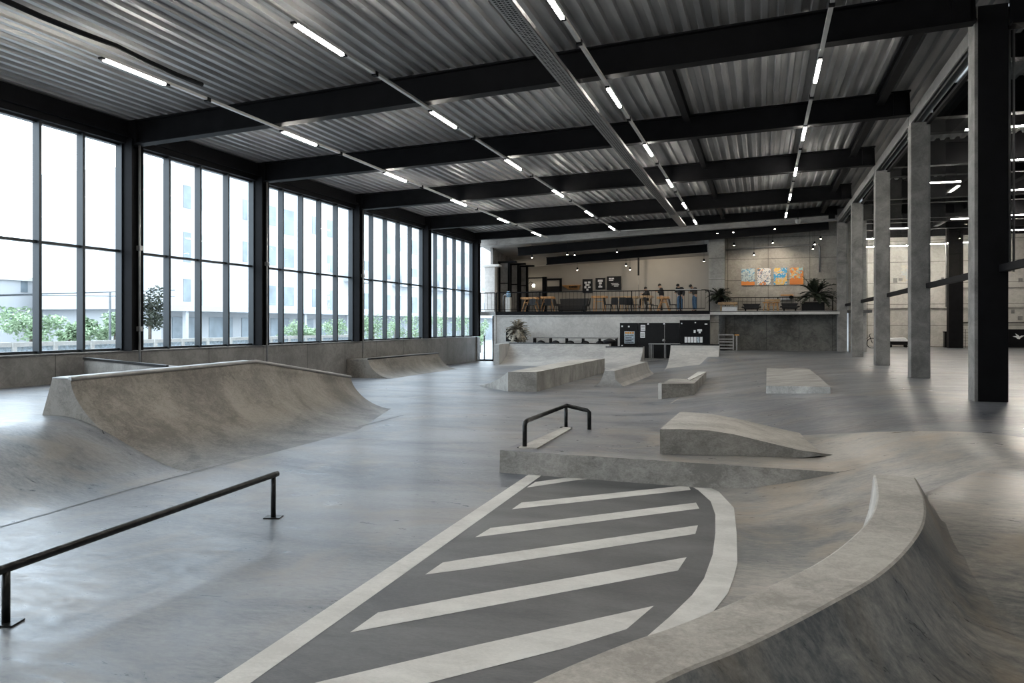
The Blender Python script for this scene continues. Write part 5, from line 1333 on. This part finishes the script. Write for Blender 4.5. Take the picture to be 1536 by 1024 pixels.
    skinned('trousers', [(J[k], tr_[k]) for k in to], [(0, 7), (7, 1), (1, 2), (2, 3), (7, 4), (4, 5), (5, 6)], trousers, t)
    for s in 'LR':
        skinned('shoe', [(J['an' + s] + Vector((0, .03, -.03)), .05), (J['an' + s].lerp(J['to' + s], .6) - Vector((0, 0, .02)), .05), (J['to' + s], .04)], [(0, 1), (1, 2)], 'fabric', t, sub=1)
    return t
# standing, black jacket, head bowed over the railing
bow = dict(chest=(0, -.03, 1.29), neck=(0, -.10, 1.43), skull=(-.03, -.20, 1.51), crown=(-.04, -.25, 1.58), face=(-.2, -1, -.9),
           shL=(-.18, -.04, 1.39), shR=(.18, -.04, 1.39), elL=(-.27, -.02, 1.15), wrL=(-.20, -.22, 1.10), elR=(.26, .02, 1.13), wrR=(.24, -.06, .88))
person('person in a black jacket and blue jeans standing with bowed head at the balustrade', (xat(1020, 40.7), 40.7, MZ), -.35, 1.0, 'jacket', 'denim', bow)
bow2 = dict(chest=(0, -.05, 1.28), neck=(0, -.14, 1.41), skull=(-.02, -.24, 1.47), crown=(-.03, -.30, 1.54), face=(-.3, -1, -1.1),
            shL=(-.18, -.07, 1.37), shR=(.18, -.07, 1.37), elL=(-.24, -.10, 1.12), wrL=(-.10, -.30, 1.14), elR=(.24, -.06, 1.12), wrR=(.08, -.30, 1.10))
person('person in a grey brown jacket and jeans bowing at the right end of the balustrade', (xat(1042, 40.7), 40.7, MZ), -.9, 1.0, 'jacket_grey', 'denim', bow2)
stand = dict(chest=(0, .03, 1.30), neck=(0, -.03, 1.46), skull=(0, -.10, 1.57), crown=(0, -.11, 1.66), face=(0, -1, -.35), elL=(-.22, -.02, 1.16), wrL=(-.07, -.24, 1.22), elR=(.22, -.02, 1.16), wrR=(.07, -.24, 1.24))
person('person in a black top standing sideways behind the last orange table', (xat(992, 43.4), 43.4, MZ), -1.5, 1.08, 'jacket', 'fabric', stand)
sit = dict(pelvis=(0, 0, .52), waist=(0, .0, .66), chest=(0, -.05, .86), neck=(0, -.10, 1.01), skull=(0, -.15, 1.13), crown=(0, -.16, 1.22), face=(0, -1, -.3),
           shL=(-.18, -.06, .97), shR=(.18, -.06, .97), elL=(-.23, -.18, .78), wrL=(-.10, -.38, .84), elR=(.23, -.18, .78), wrR=(.10, -.38, .84),
           hipL=(-.10, -.02, .50), knL=(-.12, -.44, .50), anL=(-.12, -.42, .09), toL=(-.13, -.58, .04), hipR=(.10, -.02, .50), knR=(.12, -.44, .50), anR=(.12, -.42, .09), toR=(.13, -.58, .04))
xs_ = xat(972, 43.7)
person('person in a black top seated sideways behind the deep edged pale table', (xs_, 43.7, MZ + .27), -1.2, 1.08, 'jacket', 'fabric', sit)
t = thing('bar_stool', 'dark round stool under the seated person', 'stool', (xs_, 43.75, MZ))
MB().lathe([(.16, 0), (.18, .03), (.16, .05)], (xs_, 43.75, MZ + .62), 14).build('seat', 'fabric', t)
for k in range(4):
    a_ = PI / 4 + k * PI / 2; MB().tube([(xs_ + .18 * math.cos(a_), 43.75 + .18 * math.sin(a_), MZ), (xs_ + .1 * math.cos(a_), 43.75 + .1 * math.sin(a_), MZ + .63)], .015, 6).build('leg', 'steel', t)
MB().tube([(xs_ + .16 * math.cos(k * PI / 8), 43.75 + .16 * math.sin(k * PI / 8), MZ + .26) for k in range(17)], .012, 6).build('foot_ring', 'steel', t)

# ------------------------------------------------------------------ everything to metres
for o in list(COL.objects):
    if o.parent is None:
        o.location = Vector(o.location) * UNIT
        if o.type != 'CAMERA': o.scale = Vector(o.scale) * UNIT
for l in bpy.data.lights:
    if l.type == 'SPOT' or (l.type == 'AREA' and not l.cycles.is_portal): l.energy *= UNIT * UNIT
